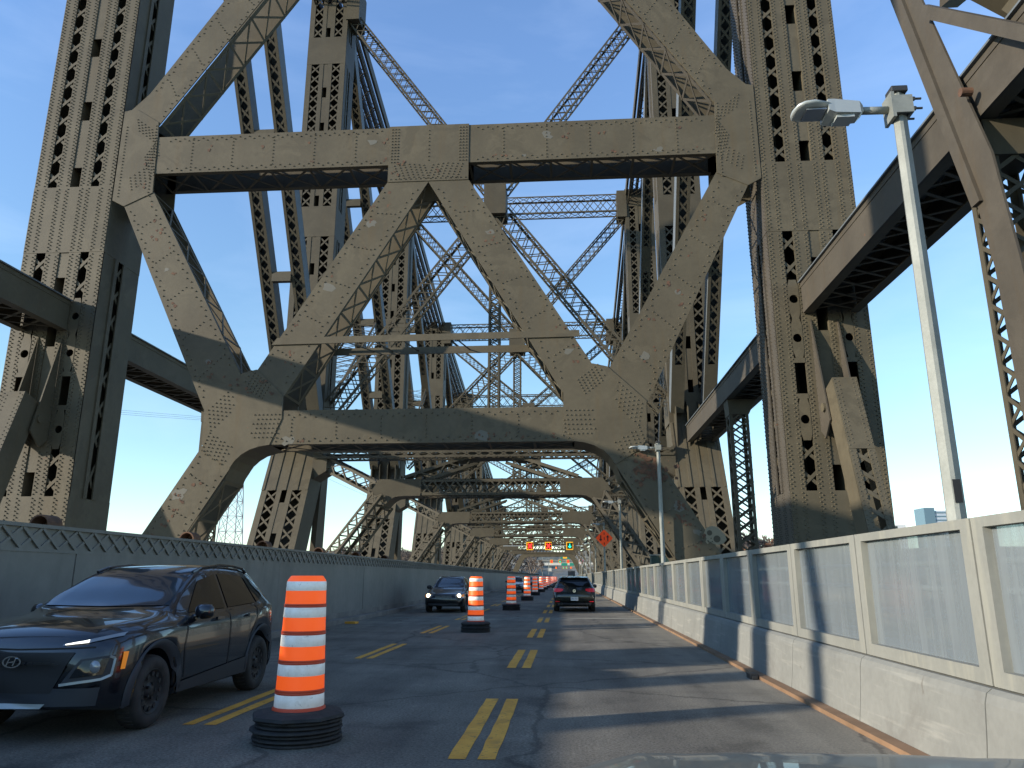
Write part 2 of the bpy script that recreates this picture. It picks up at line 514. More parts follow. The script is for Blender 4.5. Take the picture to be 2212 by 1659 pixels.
# kerbs
g = MB(); g.box(-7.25, -6.98, -45, 218, 0.0, 0.14)
struct(g.out("left_kerb", KERBC))
g = MB(); g.box(2.72, 2.86, -45, 218, 0.0, 0.045)
struct(g.out("right_gutter_strip", TIMBER))
# expansion joints
g = MB()
for y, x0, x1 in ((27.9, -6.9, 2.7), (83, -6.9, 2.7)):
    g.box(x0, x1, y, y + 0.13, 0.0, 0.010); g.box(x0, x1, y + .30, y + 0.42, 0.0, 0.008)
struct(g.out("expansion_joint", CONC))
# yellow double dashes
g = MB()
random.seed(3)
def dash(x0, x1, y0, y1):
    k = 9; a = []; b = []
    for i in range(k + 1):
        y = y0 + (y1 - y0) * i / k
        a.append((x0 + random.uniform(-.006, .006), y, 0.004)); b.append((x1 + random.uniform(-.006, .006), y, 0.004))
    g.add(a + b, [(i, k + 1 + i, k + 2 + i, i + 1) for i in range(k)])
for k in range(-2, 33):
    y0 = 6.6 + 6.3 * k
    dash(-0.98, -0.83, y0, y0 + 3.12); dash(-0.735, -0.59, y0, y0 + 3.12)
    y0 = 7.87 + 6.3 * k
    dash(-3.82, -3.70, y0, y0 + 3.1); dash(-3.60, -3.48, y0, y0 + 3.1)
struct(g.out("road_markings", STRIPE_Y))

# ------------------------------------------------------------------ laced steelwork
def laced_face(plate, lace, O, U, V, N, W, Lg, layout, segs, pitch=0.87, rv=0, th=0.05, rec=0.03, bw=0.12, xq=.24):
    """a riveted built-up face: solid strips, X-laced windows, battens. O corner, U across, V along, N outward."""
    O = Vector(O); U = Vector(U).normalized(); V = Vector(V).normalized(); N = Vector(N).normalized()
    def P(u, v, d=0): return O + U * u + V * v + N * d
    def plate_(u0, u1, v0, v1, d0=0, d1=None):
        d1 = d0 - th if d1 is None else d1
        plate.add([P(u0, v0, d0), P(u1, v0, d0), P(u1, v1, d0), P(u0, v1, d0), P(u0, v0, d1), P(u1, v0, d1), P(u1, v1, d1), P(u0, v1, d1)],
                  [(0, 1, 2, 3), (7, 6, 5, 4), (0, 4, 5, 1), (1, 5, 6, 2), (2, 6, 7, 3), (3, 7, 4, 0)])
    for (v0, v1, kind) in segs:
        if v1 <= v0: continue
        if kind == 'S':
            plate_(0, W, v0, v1, 0.012)
        elif kind == 'H':     # solid plate with round inspection holes in window columns, batten holes kept
            for (a, b, t) in layout:
                a *= W; b *= W
                if t == 'x':
                    nz = max(1, round((v1 - v0) / 1.35)); h = (v1 - v0) / nz
                    for i in range(nz):
                        c0 = v0 + i * h; cu = (a + b) / 2; cv = c0 + h / 2
                        if i == 1:
                            plate_(a, b, c0, c0 + h * 0.12, 0.012); plate_(a, b, c0 + h * 0.88, c0 + h, 0.012); continue
                        r = min(b - a, h) * 0.42; m = 16
                        ring = []; outer = []
                        for k in range(m):
                            t_ = 2 * math.pi * (k + 0.5) / m; cx, cy = math.cos(t_), math.sin(t_)
                            q = max(abs(cx), abs(cy))
                            ring.append(P(cu + cx * r, cv + cy * r, 0.012))
                            outer.append(P(cu + cx / q * (b - a) / 2, cv + cy / q * h / 2, 0.012))
                        deep = [p - N * 0.06 for p in ring]
                        plate.add(ring + outer + deep, [(k, (k + 1) % m, m + (k + 1) % m, m + k) for k in range(m)] + [(2 * m + k, 2 * m + (k + 1) % m, (k + 1) % m, k) for k in range(m)])
                elif t == 'b':
                    hh = 0.95; v = v0 + 0.6
                    last = v0
                    while v + hh < v1:
                        plate_(a, b, last, v, -0.03); last = v + hh; v += 3.3
                    plate_(a, b, last, v1, -0.03)
                else:
                    plate_(a, b, v0, v1, 0.0)
        else:
            for (a, b, t) in layout:
                a *= W; b *= W
                if t == 's':
                    plate_(a, b, v0, v1)
                elif t == 'r':
                    plate_(a, b, v0, v1, 0.05)
                elif t == 'b':
                    v = v0; i = 0
                    per = pitch * 3.45
                    while v < v1:
                        plate_(a, b, v + per * 0.29, min(v1, v + per), -0.03)
                        v += per
                elif t == 'x':
                    m = max(1, round((v1 - v0) / pitch)); h = (v1 - v0) / m
                    for i in range(m):
                        c0 = v0 + i * h
                        lace.bar(P(a - 0.03, c0 + h * xq, -rec), P(b + 0.03, c0 + h * (1 - xq), -rec), bw, 0.02, N)
                        lace.bar(P(a - 0.03, c0 + h * (1 - xq), -rec - 0.021), P(b + 0.03, c0 + h * xq, -rec - 0.021), bw, 0.02, N)
    if rv:
        for (v0, v1, kind) in segs:
            for (a, b, t) in layout:
                if t in 'sr':
                    d = 0.012 if kind == 'S' else (0.05 if t == 'r' else 0.0)
                    if kind == 'H': d = 0.0
                    a_, b_ = a * W, b * W
                    cols = [a_ + 0.05, a_ + 0.14, b_ - 0.14, b_ - 0.05] if b_ - a_ > 0.35 else [a_ + 0.05, b_ - 0.05]
                    for ci, u in enumerate(cols):
                        v = v0 + 0.08 + (0.075 if ci % 2 else 0)
                        while v < v1 - 0.05:
                            plate.rivet(P(u, v, d), N, rv)
                            v += 0.15 if v < 32 else 0.6

FRONT = [(0, .165, 's'), (.165, .28, 'x'), (.28, .45, 's'), (.45, .57, 'b'), (.57, .715, 's'), (.715, .82, 'x'), (.82, 1, 's')]
FRONT_B = [(0, .13, 's'), (.13, .335, 'x'), (.335, .44, 's'), (.44, .56, 'b'), (.56, .665, 's'), (.665, .87, 'x'), (.87, 1, 's')]
SIDE = [(0, .30, 's'), (.30, .38, 'r'), (.38, .52, 'x'), (.52, .60, 'r'), (.60, .80, 's'), (.80, 1, 's')]

def post_segments(z0, z1, first=None):
    segs = []
    if first:
        segs = list(first); z = segs[-1][1]
    else:
        z = z0
    k = 0
    while z < z1:
        a = 'L' if k % 2 == 0 else 'S'
        h = 13.0 if a == 'L' else 2.6
        segs.append((z, min(z1, z + h), a)); z += h; k += 1
    return segs

def make_post(x0, x1, y, z0, z1, segs, name, label, inner, rv=0, m=S_A, pitch=0.87, group=None, lean=None, bluish=None):
    """four-sided built-up truss post standing at (x0..x1, y..y+2.5)"""
    D = 2.5
    t = thing(name, ((x0 + x1) / 2, y + D / 2, max(z0, -0.5)), label, "bridge post", group)
    W = x1 - x0
    pl, la = MB(), MB()
    sg = [(a - z0, b - z0, k) for a, b, k in segs]
    laced_face(pl, la, (x0, y, z0), (1, 0, 0), (0, 0, 1), (0, -1, 0), W, z1 - z0, FRONT if rv else FRONT_B, sg, pitch, rv, bw=0.11 if rv else 0.13, xq=.26 if rv else .10)
    pl.out("front_plate", m, t); la.out("front_lacing", m, t)
    # inner webs (the two inner ribs) and back plate make the windows look into a dark box
    bk = MB()
    bk.box(x0 + 0.02, x1 - 0.02, y + D - 0.05, y + D, z0, z1)
    bk.box(x0 + W * .45 - 0.06, x0 + W * .45 - 0.01, y + 0.06, y + D - 0.06, z0, z1)
    bk.box(x0 + W * .57 + 0.01, x0 + W * .57 + 0.06, y + 0.06, y + D - 0.06, z0, z1)
    bk.out("rear_web", m, t)
    # side towards the road: laced between two ribs, with cover-plate ridges
    pl, la = MB(), MB()
    sgs = [(a, b, 'L') if k != 'S' else (a, b, k) for a, b, k in sg]
    if inner > 0:
        laced_face(pl, la, (x1, y + 0.001, z0), (0, 1, 0), (0, 0, 1), (1, 0, 0), D - 0.002, z1 - z0, SIDE, sgs, 1.15, 0)
        pl.box(x1 - 0.5, x1 - 0.45, y + 0.2, y + D - 0.2, z0, z1)
    else:
        laced_face(pl, la, (x0, y + 0.001, z0), (0, 1, 0), (0, 0, 1), (-1, 0, 0), D - 0.002, z1 - z0, SIDE, sgs, 1.15, rv)
        pl.box(x0 + 0.45, x0 + 0.5, y + 0.2, y + D - 0.2, z0, z1)
    pl.out("side_plate", S_R if (inner < 0 and y < 30) else m, t); la.out("side_lacing", m, t)
    ot = MB()
    if inner > 0: ot.box(x0, x0 + 0.05, y + 0.05, y + D - 0.05, z0, z1)
    else: ot.box(x1 - 0.05, x1, y + 0.05, y + D - 0.05, z0, z1)
    ot.out("outer_web", m, t)
    return t

segA = [(-1.5, 4.2, 'S'), (4.2, 5.9, 'L'), (5.9, 11.7, 'H'), (11.7, 13.6, 'L'), (13.6, 16.4, 'S'), (16.4, 38, 'L'), (38, 41, 'S'), (41, 60, 'L')]
posts = {}
for side in (0, 1):
    x0, x1 = ((XL0, XL1), (XR0, XR1))[side]
    sd = ("left", "right")[side]
    t = make_post(x0, x1, YF[0], -1.5, 60, segA, "truss_post",
        "massive riveted grey lattice post on the %s, closest to the camera" % sd, 1 - 2 * side, rv=0.033)
    posts[(0, side)] = t
    # projecting gusset plates and the pinned member running down towards the camera
    gp = MB()
    for k, fx in enumerate((0.52, 0.86)):
        x = ((-19.72, -18.76), (8.70, 9.62))[side][k]
        pts = [(x, 26 - 0.02, 10.2), (x, 25.35, 7.6), (x, 25.05, 6.4), (x, 25.6, 5.9), (x, 26 - 0.02, 6.2)]
        gp.poly(pts, (1, 0, 0), 0.05)
        for q in range(14):
            zz = 6.4 + q * 0.26
            gp.rivet((x + (0.05 if side == 0 else 0), 25.9, zz), ((1 if side == 0 else -1), 0, 0), 0.026)
    gp.out("gusset_plate", S_R if side else S_A, t)
    pn = MB(); xx = (x0 + x1) / 2
    pn.tube((((-19.8, 8.62))[side], 25.4, 6.9), (((-18.65, 9.75))[side], 25.4, 6.9), 0.15, 14); pn.out("pin", S_A, t)
# the member below: laced diagonal from the pin down towards the near deck edge
for side in (0, 1):
    x0, x1 = ((XL0, XL1), (XR0, XR1))[side]
    sd = ("left", "right")[side]
    xa, xb = ((-19.62, -18.84), (8.78, 9.56))[side]
    a = Vector(((xa + xb) / 2, 25.1, 7.6)); b = Vector(((xa + xb) / 2, 22.3, -1.2))
    t = thing("pinned_diagonal", (a.x, 22.5, 0), "short laced steel member hung from the pin gussets of the %s near post" % sd, "bridge brace")
    d = (b - a); Lg = d.length; V = d.normalized()
    N = Vector((0, -V.z, V.y)); N = N if N.z > 0 else -N
    if side: N = Vector((0, -1, 0)) - V * Vector((0, -1, 0)).dot(V); N.normalize()
    else: N = Vector((0, -1, 0)) - V * Vector((0, -1, 0)).dot(V); N.normalize()
    pl, la = MB(), MB()
    O = Vector((xa, a.y, a.z)) + N * 0.45
    laced_face(pl, la, O, (1, 0, 0), V, N, xb - xa, Lg, [(0, .28, 's'), (.28, .72, 'x'), (.72, 1, 's')], [(0, 2.6, 'S'), (2.6, Lg, 'L')], 0.62, 0.024)
    pl.out("top_plate", S_A, t); la.out("lacing", S_A, t)
    sdp = MB()
    for xx in (xa, xb - 0.04):
        sdp.poly([Vector((xx, a.y, a.z)) + N * 0.42, Vector((xx, a.y, a.z)) - N * 0.45, Vector((xx, b.y, b.z)) - N * 0.45, Vector((xx, b.y, b.z)) + N * 0.42], (1, 0, 0), 0.04)
    sdp.out("side_web", S_A, t)

# posts further along: upright above the pin node, splayed legs below it
for i in range(1, 8):
    for side in (0, 1):
        x0, x1 = ((XL0, XL1), (XR0, XR1))[side]
        sd = ("left", "right")[side]
        y = YF[i]; zt = ZTOP[i]
        t = make_post(x0, x1, y, 12.0, zt, post_segments(12.0, zt, [(12.0, 14.2, 'S')]), "truss_post",
            "tall lattice post of the %s truss at the %s frame ahead" % (sd, ORD[i]), 1 - 2 * side, m=S_B, pitch=0.95)
        # node plates
        nd = MB()
        for fx in (0.10, 0.36, 0.62, 0.88):
            x = x0 + fx * (x1 - x0)
            nd.poly([(x, y - 0.9, 9.5), (x, y + 2.6, 9.5), (x, y + 2.6, 13.6), (x, y + 0.0, 13.6), (x, y - 1.0, 12.9)], (1, 0, 0), 0.05)
        nd.out("node_plate", S_B, t)
        # splayed front leg, running down towards the camera
        a = Vector((x0, y - 0.05, 12.0)); b = Vector((x0, y - 5.9, -0.6)); Lg = (b - a).length; V = (b - a).normalized()
        N = Vector((0, -1, 0)) - V * V.dot(Vector((0, -1, 0))); N.normalize()
        pl, la = MB(), MB()
        laced_face(pl, la, a, (1, 0, 0), V, N, x1 - x0, Lg, FRONT_B, [(5.3, Lg, 'L')], 0.95, 0, bw=.13, xq=.10)
        # middle zone: ribs with plain plate between
        for (u0, u1, dd) in ((0, .06, .05), (.06, .24, 0), (.24, .30, .05), (.30, .47, 0), (.47, .53, .05), (.53, .72, 0), (.72, .78, .05), (.78, .94, 0), (.94, 1, .05)):
            p0 = a + Vector((u0 * (x1 - x0), 0, 0)) + N * dd; q0 = a + Vector((u1 * (x1 - x0), 0, 0)) + N * dd
            pl.poly([p0, q0, q0 + V * 5.3, p0 + V * 5.3], -N, 0.04 + dd)
        pl.out("leg_plate", S_A, t); la.out("leg_lacing", S_A, t)  # lighter steel colour puts the sunlit look of these legs into the paint
        wb = MB()
        for xx in (x0, x1 - 0.05):
            wb.poly([Vector((xx, a.y, a.z)) - N * 0.06, Vector((xx, a.y, a.z)) - N * 2.2, Vector((xx, b.y, b.z)) - N * 2.2, Vector((xx, b.y, b.z)) - N * 0.06], (1, 0, 0), 0.05)
        wb.poly([a - N * 2.1, a + Vector((x1 - x0, 0, 0)) - N * 2.1, b + Vector((x1 - x0, 0, 0)) - N * 2.1, b - N * 2.1], -N, 0.05)
        wb.out("leg_web", S_B, t)
        # rear leg: narrower riveted plate splaying away
        rl = MB()
        for xx in (x0 + 0.05, x1 - 0.45):
            rl.poly([(xx, y + 1.2, 12.0), (xx, y + 2.4, 12.0), (xx, y + 2.0, 3.5), (xx, y + 3.2, -0.6), (xx, y - 0.2, -0.6)], (1, 0, 0), 0.38)
        rl.out("rear_leg", S_B, t)
        posts[(i, side)] = t

# ------------------------------------------------------------------ laced braces
def laced_bar(mb, a, b, w, d, side, ang=0.14, pitch=None, faces='fbtu', bw=0.07, th=0.02, x=True):
    """four corner angles joined by lacing; w along 'side', d along side x axis"""
    a = Vector(a); b = Vector(b); ax = (b - a); Lg = ax.length; ax.normalize()
    s = Vector(side); s = (s - ax * s.dot(ax)).normalized(); q = ax.cross(s)
    hw, hd = w / 2, d / 2
    for i in (-1, 1):
        for j in (-1, 1):
            o = s * i * hw + q * j * hd
            mb.bar(a + o - s * i * ang / 2, b + o - s * i * ang / 2, ang, 0.025, q)
            mb.bar(a + o - q * j * ang / 2, b + o - q * j * ang / 2, 0.025, ang, q)
    def lace(off, across, half, nrm):
        p = pitch or (2 * half)
        n = max(1, round(Lg / p)); h = Lg / n
        for k in range(n):
            p0 = a + ax * (k * h) + off; p1 = a + ax * ((k + 1) * h) + off
            sg = 1 if k % 2 == 0 else -1
            if x:
                mb.bar(p0 - across * half * .9, p1 + across * half * .9, bw, th, nrm)
                mb.bar(p0 + across * half * .9 + nrm * .02, p1 - across * half * .9 + nrm * .02, bw, th, nrm)
            else:
                mb.bar(p0 - across * half * .9 * sg, p1 + across * half * .9 * sg, bw, th, nrm)
    if 'f' in faces: lace(q * hd, s, hw, q)
    if 'b' in faces: lace(-q * hd, s, hw, q)
    if 't' in faces: lace(s * hw, q, hd, s)
    if 'u' in faces: lace(-s * hw, q, hd, s)

def u2(u): return XC + u
# ---- the near portal: plate box girders at Y = 26
def mirror(pts): return [(-u, z) for u, z in pts][::-1]
YP, DP = 26.0, 1.62
def web_pair(t, name, poly, proud=0.0, rv=None, m=S_A, rear=True):
    mb = MB()
    mb.poly([(u2(u), YP - proud, z) for u, z in poly], (0, 1, 0), 0.045 + proud * 0.9)
    if rear:
        mb.poly([(u2(u), YP + DP, z) for u, z in poly], (0, 1, 0), 0.045)
    if rv: rv(mb)
    return mb.out(name, m, t)
def edge_rivets(mb, p0, p1, off, sp=0.19, y=None, stag=0.09, r=0.034):
    y = YP if y is None else y
    p0 = Vector(p0); p1 = Vector(p1); d = (p1 - p0); Lg = d.length; d.normalize(); nn = Vector((-d.y, d.x)) * off
    n = int(Lg / sp)
    for i in range(1, n):
        q = p0 + d * (i * sp) + nn * (1.0 if i % 2 else 1.0 + stag / abs(off) if off else 1)
        mb.rivet((u2(q.x), y, q.y), (0, -1, 0), r)
def cross_rivets(mb, p0, p1, p2, p3, step, sp=0.16, r=0.031):
    """rows of rivets across a band p0-p1 (one edge) p3-p2 (other edge) every step"""
    p0, p1, p2, p3 = map(Vector, (p0, p1, p2, p3)); Lg = (p1 - p0).length
    n = int(Lg / step)
    for k in range(1, n + 1):
        f = (k - 0.4) * step / Lg
        if f > 0.97: break
        a = p0.lerp(p1, f); b = p3.lerp(p2, f); m = int((b - a).length / sp)
        for j in range(2, m - 1):
            q = a.lerp(b, j / m); mb.rivet((u2(q.x), YP, q.y), (0, -1, 0), r)
def soffit(mb, p0, p1, w_in=0.12, pitch=1.55, depth=DP, xb=True):
    """lacing across the open underside of a box member, from front edge line p0-p1 to the rear web"""
    p0 = Vector(p0); p1 = Vector(p1); Lg = (p1 - p0).length; n = max(1, round(Lg / pitch))
    dd = (p1 - p0).normalized(); nr = Vector((-dd.y, dd.x))
    n3 = Vector((nr.x, 0, nr.y))
    for k in range(n):
        a = p0.lerp(p1, k / n); b = p0.lerp(p1, (k + 1) / n)
        A0 = Vector((u2(a.x), YP + 0.06, a.y)); A1 = Vector((u2(a.x), YP + depth - 0.02, a.y))
        B0 = Vector((u2(b.x), YP + 0.06, b.y)); B1 = Vector((u2(b.x), YP + depth - 0.02, b.y))
        mb.bar(A0, A1, 0.09, 0.03, n3)
        if xb:
            mb.bar(A0, B1, 0.09, 0.022, n3); mb.bar(A1 + n3 * .024, B0 + n3 * .024, 0.09, 0.022, n3)
    # flange angles along both edges
    P0 = Vector((u2(p0.x), YP, p0.y)); P1 = Vector((u2(p1.x), YP, p1.y))
    mb.bar(P0 + Vector((0, 0.13, 0)), P1 + Vector((0, 0.13, 0)), 0.025, 0.17, Vector((0, 1, 0)))
    mb.bar(P0 + Vector((0, DP - 0.1, 0)), P1 + Vector((0, DP - 0.1, 0)), 0.025, 0.17, Vector((0, 1, 0)))

pt = thing("portal_frame", (XC, 26.8, 0), "huge riveted plate portal frame closest to the camera, braced with a big M", "portal frame")
# upper beam
def rv_ub(mb):
    for s in (-1, 1):
        edge_rivets(mb, (s * 1.7, 18.42), (s * 10.8, 18.42), -s * 0.06)
        edge_rivets(mb, (s * 1.7, 16.92), (s * 10.8, 16.92), 0.05 * s)
        x = s * 2.9
        while abs(x) < 10.6:
            z = 17.1
            while z < 18.3: mb.rivet((u2(x), YP, z), (0, -1, 0), 0.032); z += 0.15
            x += s * 1.65
web_pair(pt, "upper_beam", [(-11.3, 16.86), (11.3, 16.86), (11.3, 18.48), (-11.3, 18.48)], rv=rv_ub)
sb = MB(); soffit(sb, (-11, 16.87), (11, 16.87)); soffit(sb, (-11, 18.47), (11, 18.47))
sb.out("upper_beam_lacing", S_A, pt)
# central gusset
def rv_g(mb):
    for cx in (-1.45, -1.33, -1.21, 1.21, 1.33, 1.45):
        z = 16.95
        while z < 18.4: mb.rivet((u2(cx), YP - 0.03, z), (0, -1, 0), 0.034); z += 0.13
    z = 17.0
    while z < 18.4: mb.rivet((u2(0), YP - 0.03, z), (0, -1, 0), 0.032); z += 0.16
    for s in (-1, 1):
        for r_ in range(7):
            for q in range(6):
                u = s * (0.18 + r_ * 0.19) ; z = 16.85 - q * 0.11 - abs(r_ - 3) * 0.02
                mb.rivet((u2(u - s * q * 0.04), YP - 0.03, z), (0, -1, 0), 0.032)
    for q in range(16): mb.rivet((u2(-1.45 + q * 0.193), YP - 0.03, 16.22), (0, -1, 0), 0.032)
web_pair(pt, "crown_gusset", [(-1.56, 16.12), (1.56, 16.12), (1.56, 18.52), (-1.56, 18.52)], proud=0.03, rv=rv_g)
# lower beam
def rv_lb(mb):
    edge_rivets(mb, (-5.0, 7.1), (5.0, 7.1), -0.06, 0.2)
    edge_rivets(mb, (-5.4, 6.03), (5.4, 6.03), 0.05, 0.2)
    for k in range(-3, 4):
        z = 6.3
        while z < 6.95: mb.rivet((u2(k * 1.62 + 0.2), YP, z), (0, -1, 0), 0.032); z += 0.14
web_pair(pt, "lower_beam", [(-6.0, 5.97), (6.0, 5.97), (5.6, 7.2), (-5.6, 7.2)], rv=rv_lb)
sb = MB(); soffit(sb, (-5.6, 5.98), (5.6, 5.98)); soffit(sb, (-5.4, 7.19), (5.4, 7.19)); sb.out("lower_beam_lacing", S_A, pt)
for s in (-1, 1):
    def M(pts): return pts if s < 0 else mirror(pts)
    def m1(p): return p if s < 0 else (-p[0], p[1])
    mm = S_A if s < 0 else S_A
    # upper diagonal, rising inward from the post
    ud = [(-12.45, 18.9), (-11.2, 18.45), (-11.02, 19.0), (-0.9, 34.4), (-2.9, 34.4), (-11.55, 20.5), (-12.45, 19.55)]
    def rvf(mb):
        edge_rivets(mb, m1((-11.5, 20.5)), m1((-3.0, 34.2)), (-0.09 if s < 0 else 0.09), 0.21)
        edge_rivets(mb, m1((-10.9, 19.2)), m1((-1.6, 33.3)), (0.09 if s < 0 else -0.09), 0.21)
        cross_rivets(mb, m1((-11.4, 20.5)), m1((-3.0, 34.0)), m1((-1.4, 33.6)), m1((-10.9, 19.2)), 1.6)
    web_pair(pt, "upper_diagonal", M(ud), rv=rvf)
    sb = MB(); soffit(sb, m1((-10.9, 19.1)), m1((-1.2, 33.8)), pitch=1.5); sb.out("upper_diagonal_lacing", S_A if s < 0 else S_R, pt)
    # outer V: post node down to portal knee
    ov = [(-12.02, 15.54), (-7.95, 7.3), (-6.65, 8.5), (-10.92, 16.15)]
    def rvf(mb):
        edge_rivets(mb, m1((-11.9, 15.4)), m1((-8.0, 7.5)), (0.09 if s < 0 else -0.09), 0.22)
        edge_rivets(mb, m1((-10.95, 15.9)), m1((-6.85, 8.8)), (-0.09 if s < 0 else 0.09), 0.22)
        cross_rivets(mb, m1((-11.9, 15.3)), m1((-8.1, 7.6)), m1((-6.9, 8.8)), m1((-10.9, 15.9)), 1.7)
    web_pair(pt, "outer_diagonal", M(ov), rv=rvf)
    sb = MB(); soffit(sb, m1((-10.95, 16.1)), m1((-6.7, 8.6)), pitch=1.6); sb.out("outer_diagonal_lacing", S_A, pt)
    # inner diagonal: crown gusset down to knee
    idg = [(-6.1, 8.68), (-1.56, 16.14), (0.02 if s < 0 else -0.02, 16.14), (-5.03, 7.7)]
    def rvf(mb):
        edge_rivets(mb, m1((-6.0, 8.8)), m1((-1.6, 16.0)), (-0.09 if s < 0 else 0.09), 0.22)
        edge_rivets(mb, m1((-5.0, 8.0)), m1((-0.15, 16.0)), (0.09 if s < 0 else -0.09), 0.22)
        cross_rivets(mb, m1((-6.0, 8.8)), m1((-1.6, 15.9)), m1((-0.2, 15.9)), m1((-5.0, 8.0)), 1.55)
    web_pair(pt, "inner_diagonal", M([(a + (0.03 if i == 2 else 0), b) for i, (a, b) in enumerate(idg)]), rv=rvf)
    sb = MB(); soffit(sb, m1((-5.0, 7.8)), m1((-0.05, 16.1)), pitch=1.25); sb.out("inner_diagonal_lacing", S_A, pt)
    # post-side gusset
    gp = [(-12.5, 15.75), (-12.0, 15.48), (-10.9, 16.02), (-10.98, 18.48), (-11.02, 19.15), (-12.02, 19.8), (-12.5, 19.7)]
    def rvf(mb):
        for (a, b, c_, d_) in ((-11.9, -11.1, 19.0, 0), (-11.9, -11.05, 16.4, 0), (-11.4, -11.05, 17.3, 0)):
            for i in range(6):
                for j in range(5):
                    mb.rivet((u2(*[m1((a + (b - a) * i / 5 + 0.03 * j, 0))[0]]), YP - 0.03, c_ - 0.13 * j + 0.3 - 0.12 * i * (1 if c_ > 18 else -1)), (0, -1, 0), 0.032)
        z = 15.9
        while z < 19.0: mb.rivet((u2(m1((-11.08, 0))[0]), YP - 0.03, z), (0, -1, 0), 0.032); mb.rivet((u2(m1((-12.3, 0))[0]), YP - 0.03, z), (0, -1, 0), 0.032); z += 0.14
    web_pair(pt, "post_gusset", M(gp), proud=0.03, rv=rvf)
    # knee gusset with the curved inner corner
    kg = [(-7.92, 7.36), (-7.86, 6.0), (-7.62, 5.66), (-6.78, 5.14), (-6.6, 5.42), (-6.38, 5.63), (-6.1, 5.8), (-5.75, 5.91), (-5.4, 5.96), (-5.02, 6.9), (-5.04, 7.75), (-6.08, 8.74), (-6.60, 8.62)]
    def rvf(mb):
        yy = YP - 0.03
        for j in range(6):
            for i in range(7 - (j % 2)):
                mb.rivet((u2(m1((-5.12 - i * 0.15 - j * 0.02, 0))[0]), yy, 7.05 - j * 0.165), (0, -1, 0), 0.032)
                mb.rivet((u2(m1((-5.55 - i * 0.12 - j * 0.05, 0))[0]), yy, 8.15 + i * 0.09 - j * 0.10), (0, -1, 0), 0.032)
                mb.rivet((u2(m1((-7.75 + i * 0.13 + j * 0.03, 0))[0]), yy, 7.25 + i * 0.13 - j * 0.15), (0, -1, 0), 0.032)
                mb.rivet((u2(m1((-7.62 + i * 0.14 - j * .045, 0))[0]), yy, 6.35 - i * 0.085 - j * 0.125 + (.0 if i % 2 else .06)), (0, -1, 0), 0.032)
    web_pair(pt, "knee_gusset", M(kg), proud=0.03, rv=rvf)
    # leg
    lg = [(-7.84, 5.98), (-11.9, -0.8), (-10.35, -0.8), (-6.72, 5.22)]
    def rvf(mb):
        edge_rivets(mb, m1((-7.9, 5.8)), m1((-10.6, 1.3)), (0.09 if s < 0 else -0.09), 0.22)
        edge_rivets(mb, m1((-6.9, 5.0)), m1((-9.3, 1.0)), (-0.09 if s < 0 else 0.09), 0.22)
        cross_rivets(mb, m1((-8.0, 5.8)), m1((-10.7, 1.3)), m1((-9.3, 1.0)), m1((-6.9, 5.0)), 1.4)
    web_pair(pt, "leg", M(lg), rv=rvf)
    sb = MB(); soffit(sb, m1((-6.95, 4.7)), m1((-10.3, -0.7)), pitch=1.6)
    # curved flange under the knee
    arc = [(-7.0, 4.6), (-6.78, 5.14), (-6.6, 5.42), (-6.38, 5.63), (-6.1, 5.8), (-5.75, 5.91), (-5.4, 5.955)]
    for k in range(len(arc) - 1):
        a, b = m1(arc[k]), m1(arc[k + 1])
        sb.add([(u2(a[0]), YP + .05, a[1]), (u2(b[0]), YP + .05, b[1]), (u2(b[0]), YP + DP, b[1]), (u2(a[0]), YP + DP, a[1])], [(0, 1, 2, 3)])
    sb.out("leg_lacing", S_A, pt)
# paint flakes, rust blooms and pale touch-up patches lying on the plates
random.seed(31)
def flake(mb, u, z, r, y, el=1.0):
    n_ = random.randint(7, 11); a0 = random.uniform(0, 6.3)
    pts = []
    for k in range(n_):
        a = a0 - 2 * math.pi * k / n_; q = r * random.uniform(.45, 1.15)
        pts.append((u2(u) + q * math.cos(a) * el, y, z + q * math.sin(a)))
    FK[0] += 1
    mb.poly([(a_, b_ - FK[0] * .00004, c_) for a_, b_, c_ in pts], (0, 1, 0), 0.002)
FK = [0]
fr_, fp_ = MB(), MB()
segs_ = [((-5.45, 8.9), (-1.2, 15.9)), ((5.45, 8.9), (1.2, 15.9)), ((-10.5, 17.0), (10.5, 17.1)), ((-5, 6.1), (5, 6.2)), ((-11.1, 14.9), (-7.6, 8.4)), ((11.1, 14.9), (7.6, 8.4)), ((-8.1, 4.9), (-9.7, 2.4)), ((8.1, 4.9), (9.7, 2.4)), ((-10.5, 17.9), (10.5, 17.9))]
for a_, b_ in segs_:
    for k in range(9):
        f = random.random(); u = a_[0] + (b_[0] - a_[0]) * f + (random.uniform(-.45, .45) if abs(b_[1] - a_[1]) > 1 else 0); z = a_[1] + (b_[1] - a_[1]) * f + random.uniform(-.05, .05)
        for q in range(random.randint(1, 4)):
            flake(fr_, u + random.uniform(-.15, .15), z + random.uniform(-.12, .12), random.uniform(.02, .075), YP - 0.004)
    for k in range(2):
        f = random.random(); u = a_[0] + (b_[0] - a_[0]) * f; z = a_[1] + (b_[1] - a_[1]) * f
        flake(fp_, u, z, random.uniform(.08, .22), YP - 0.0025 + FK[0] * .00003, 1.4)
for k in range(95):     # rust bloom under the right-hand knee
    flake(fr_, 7.95 + random.gauss(0, .27), 5.0 + random.gauss(0, .22), random.uniform(.02, .11), YP - 0.006 - .0002 * k)
for k in range(18): flake(fr_, 8.9 + random.gauss(0, .25), 3.6 + random.gauss(0, .25), random.uniform(.015, .05), YP - 0.006)
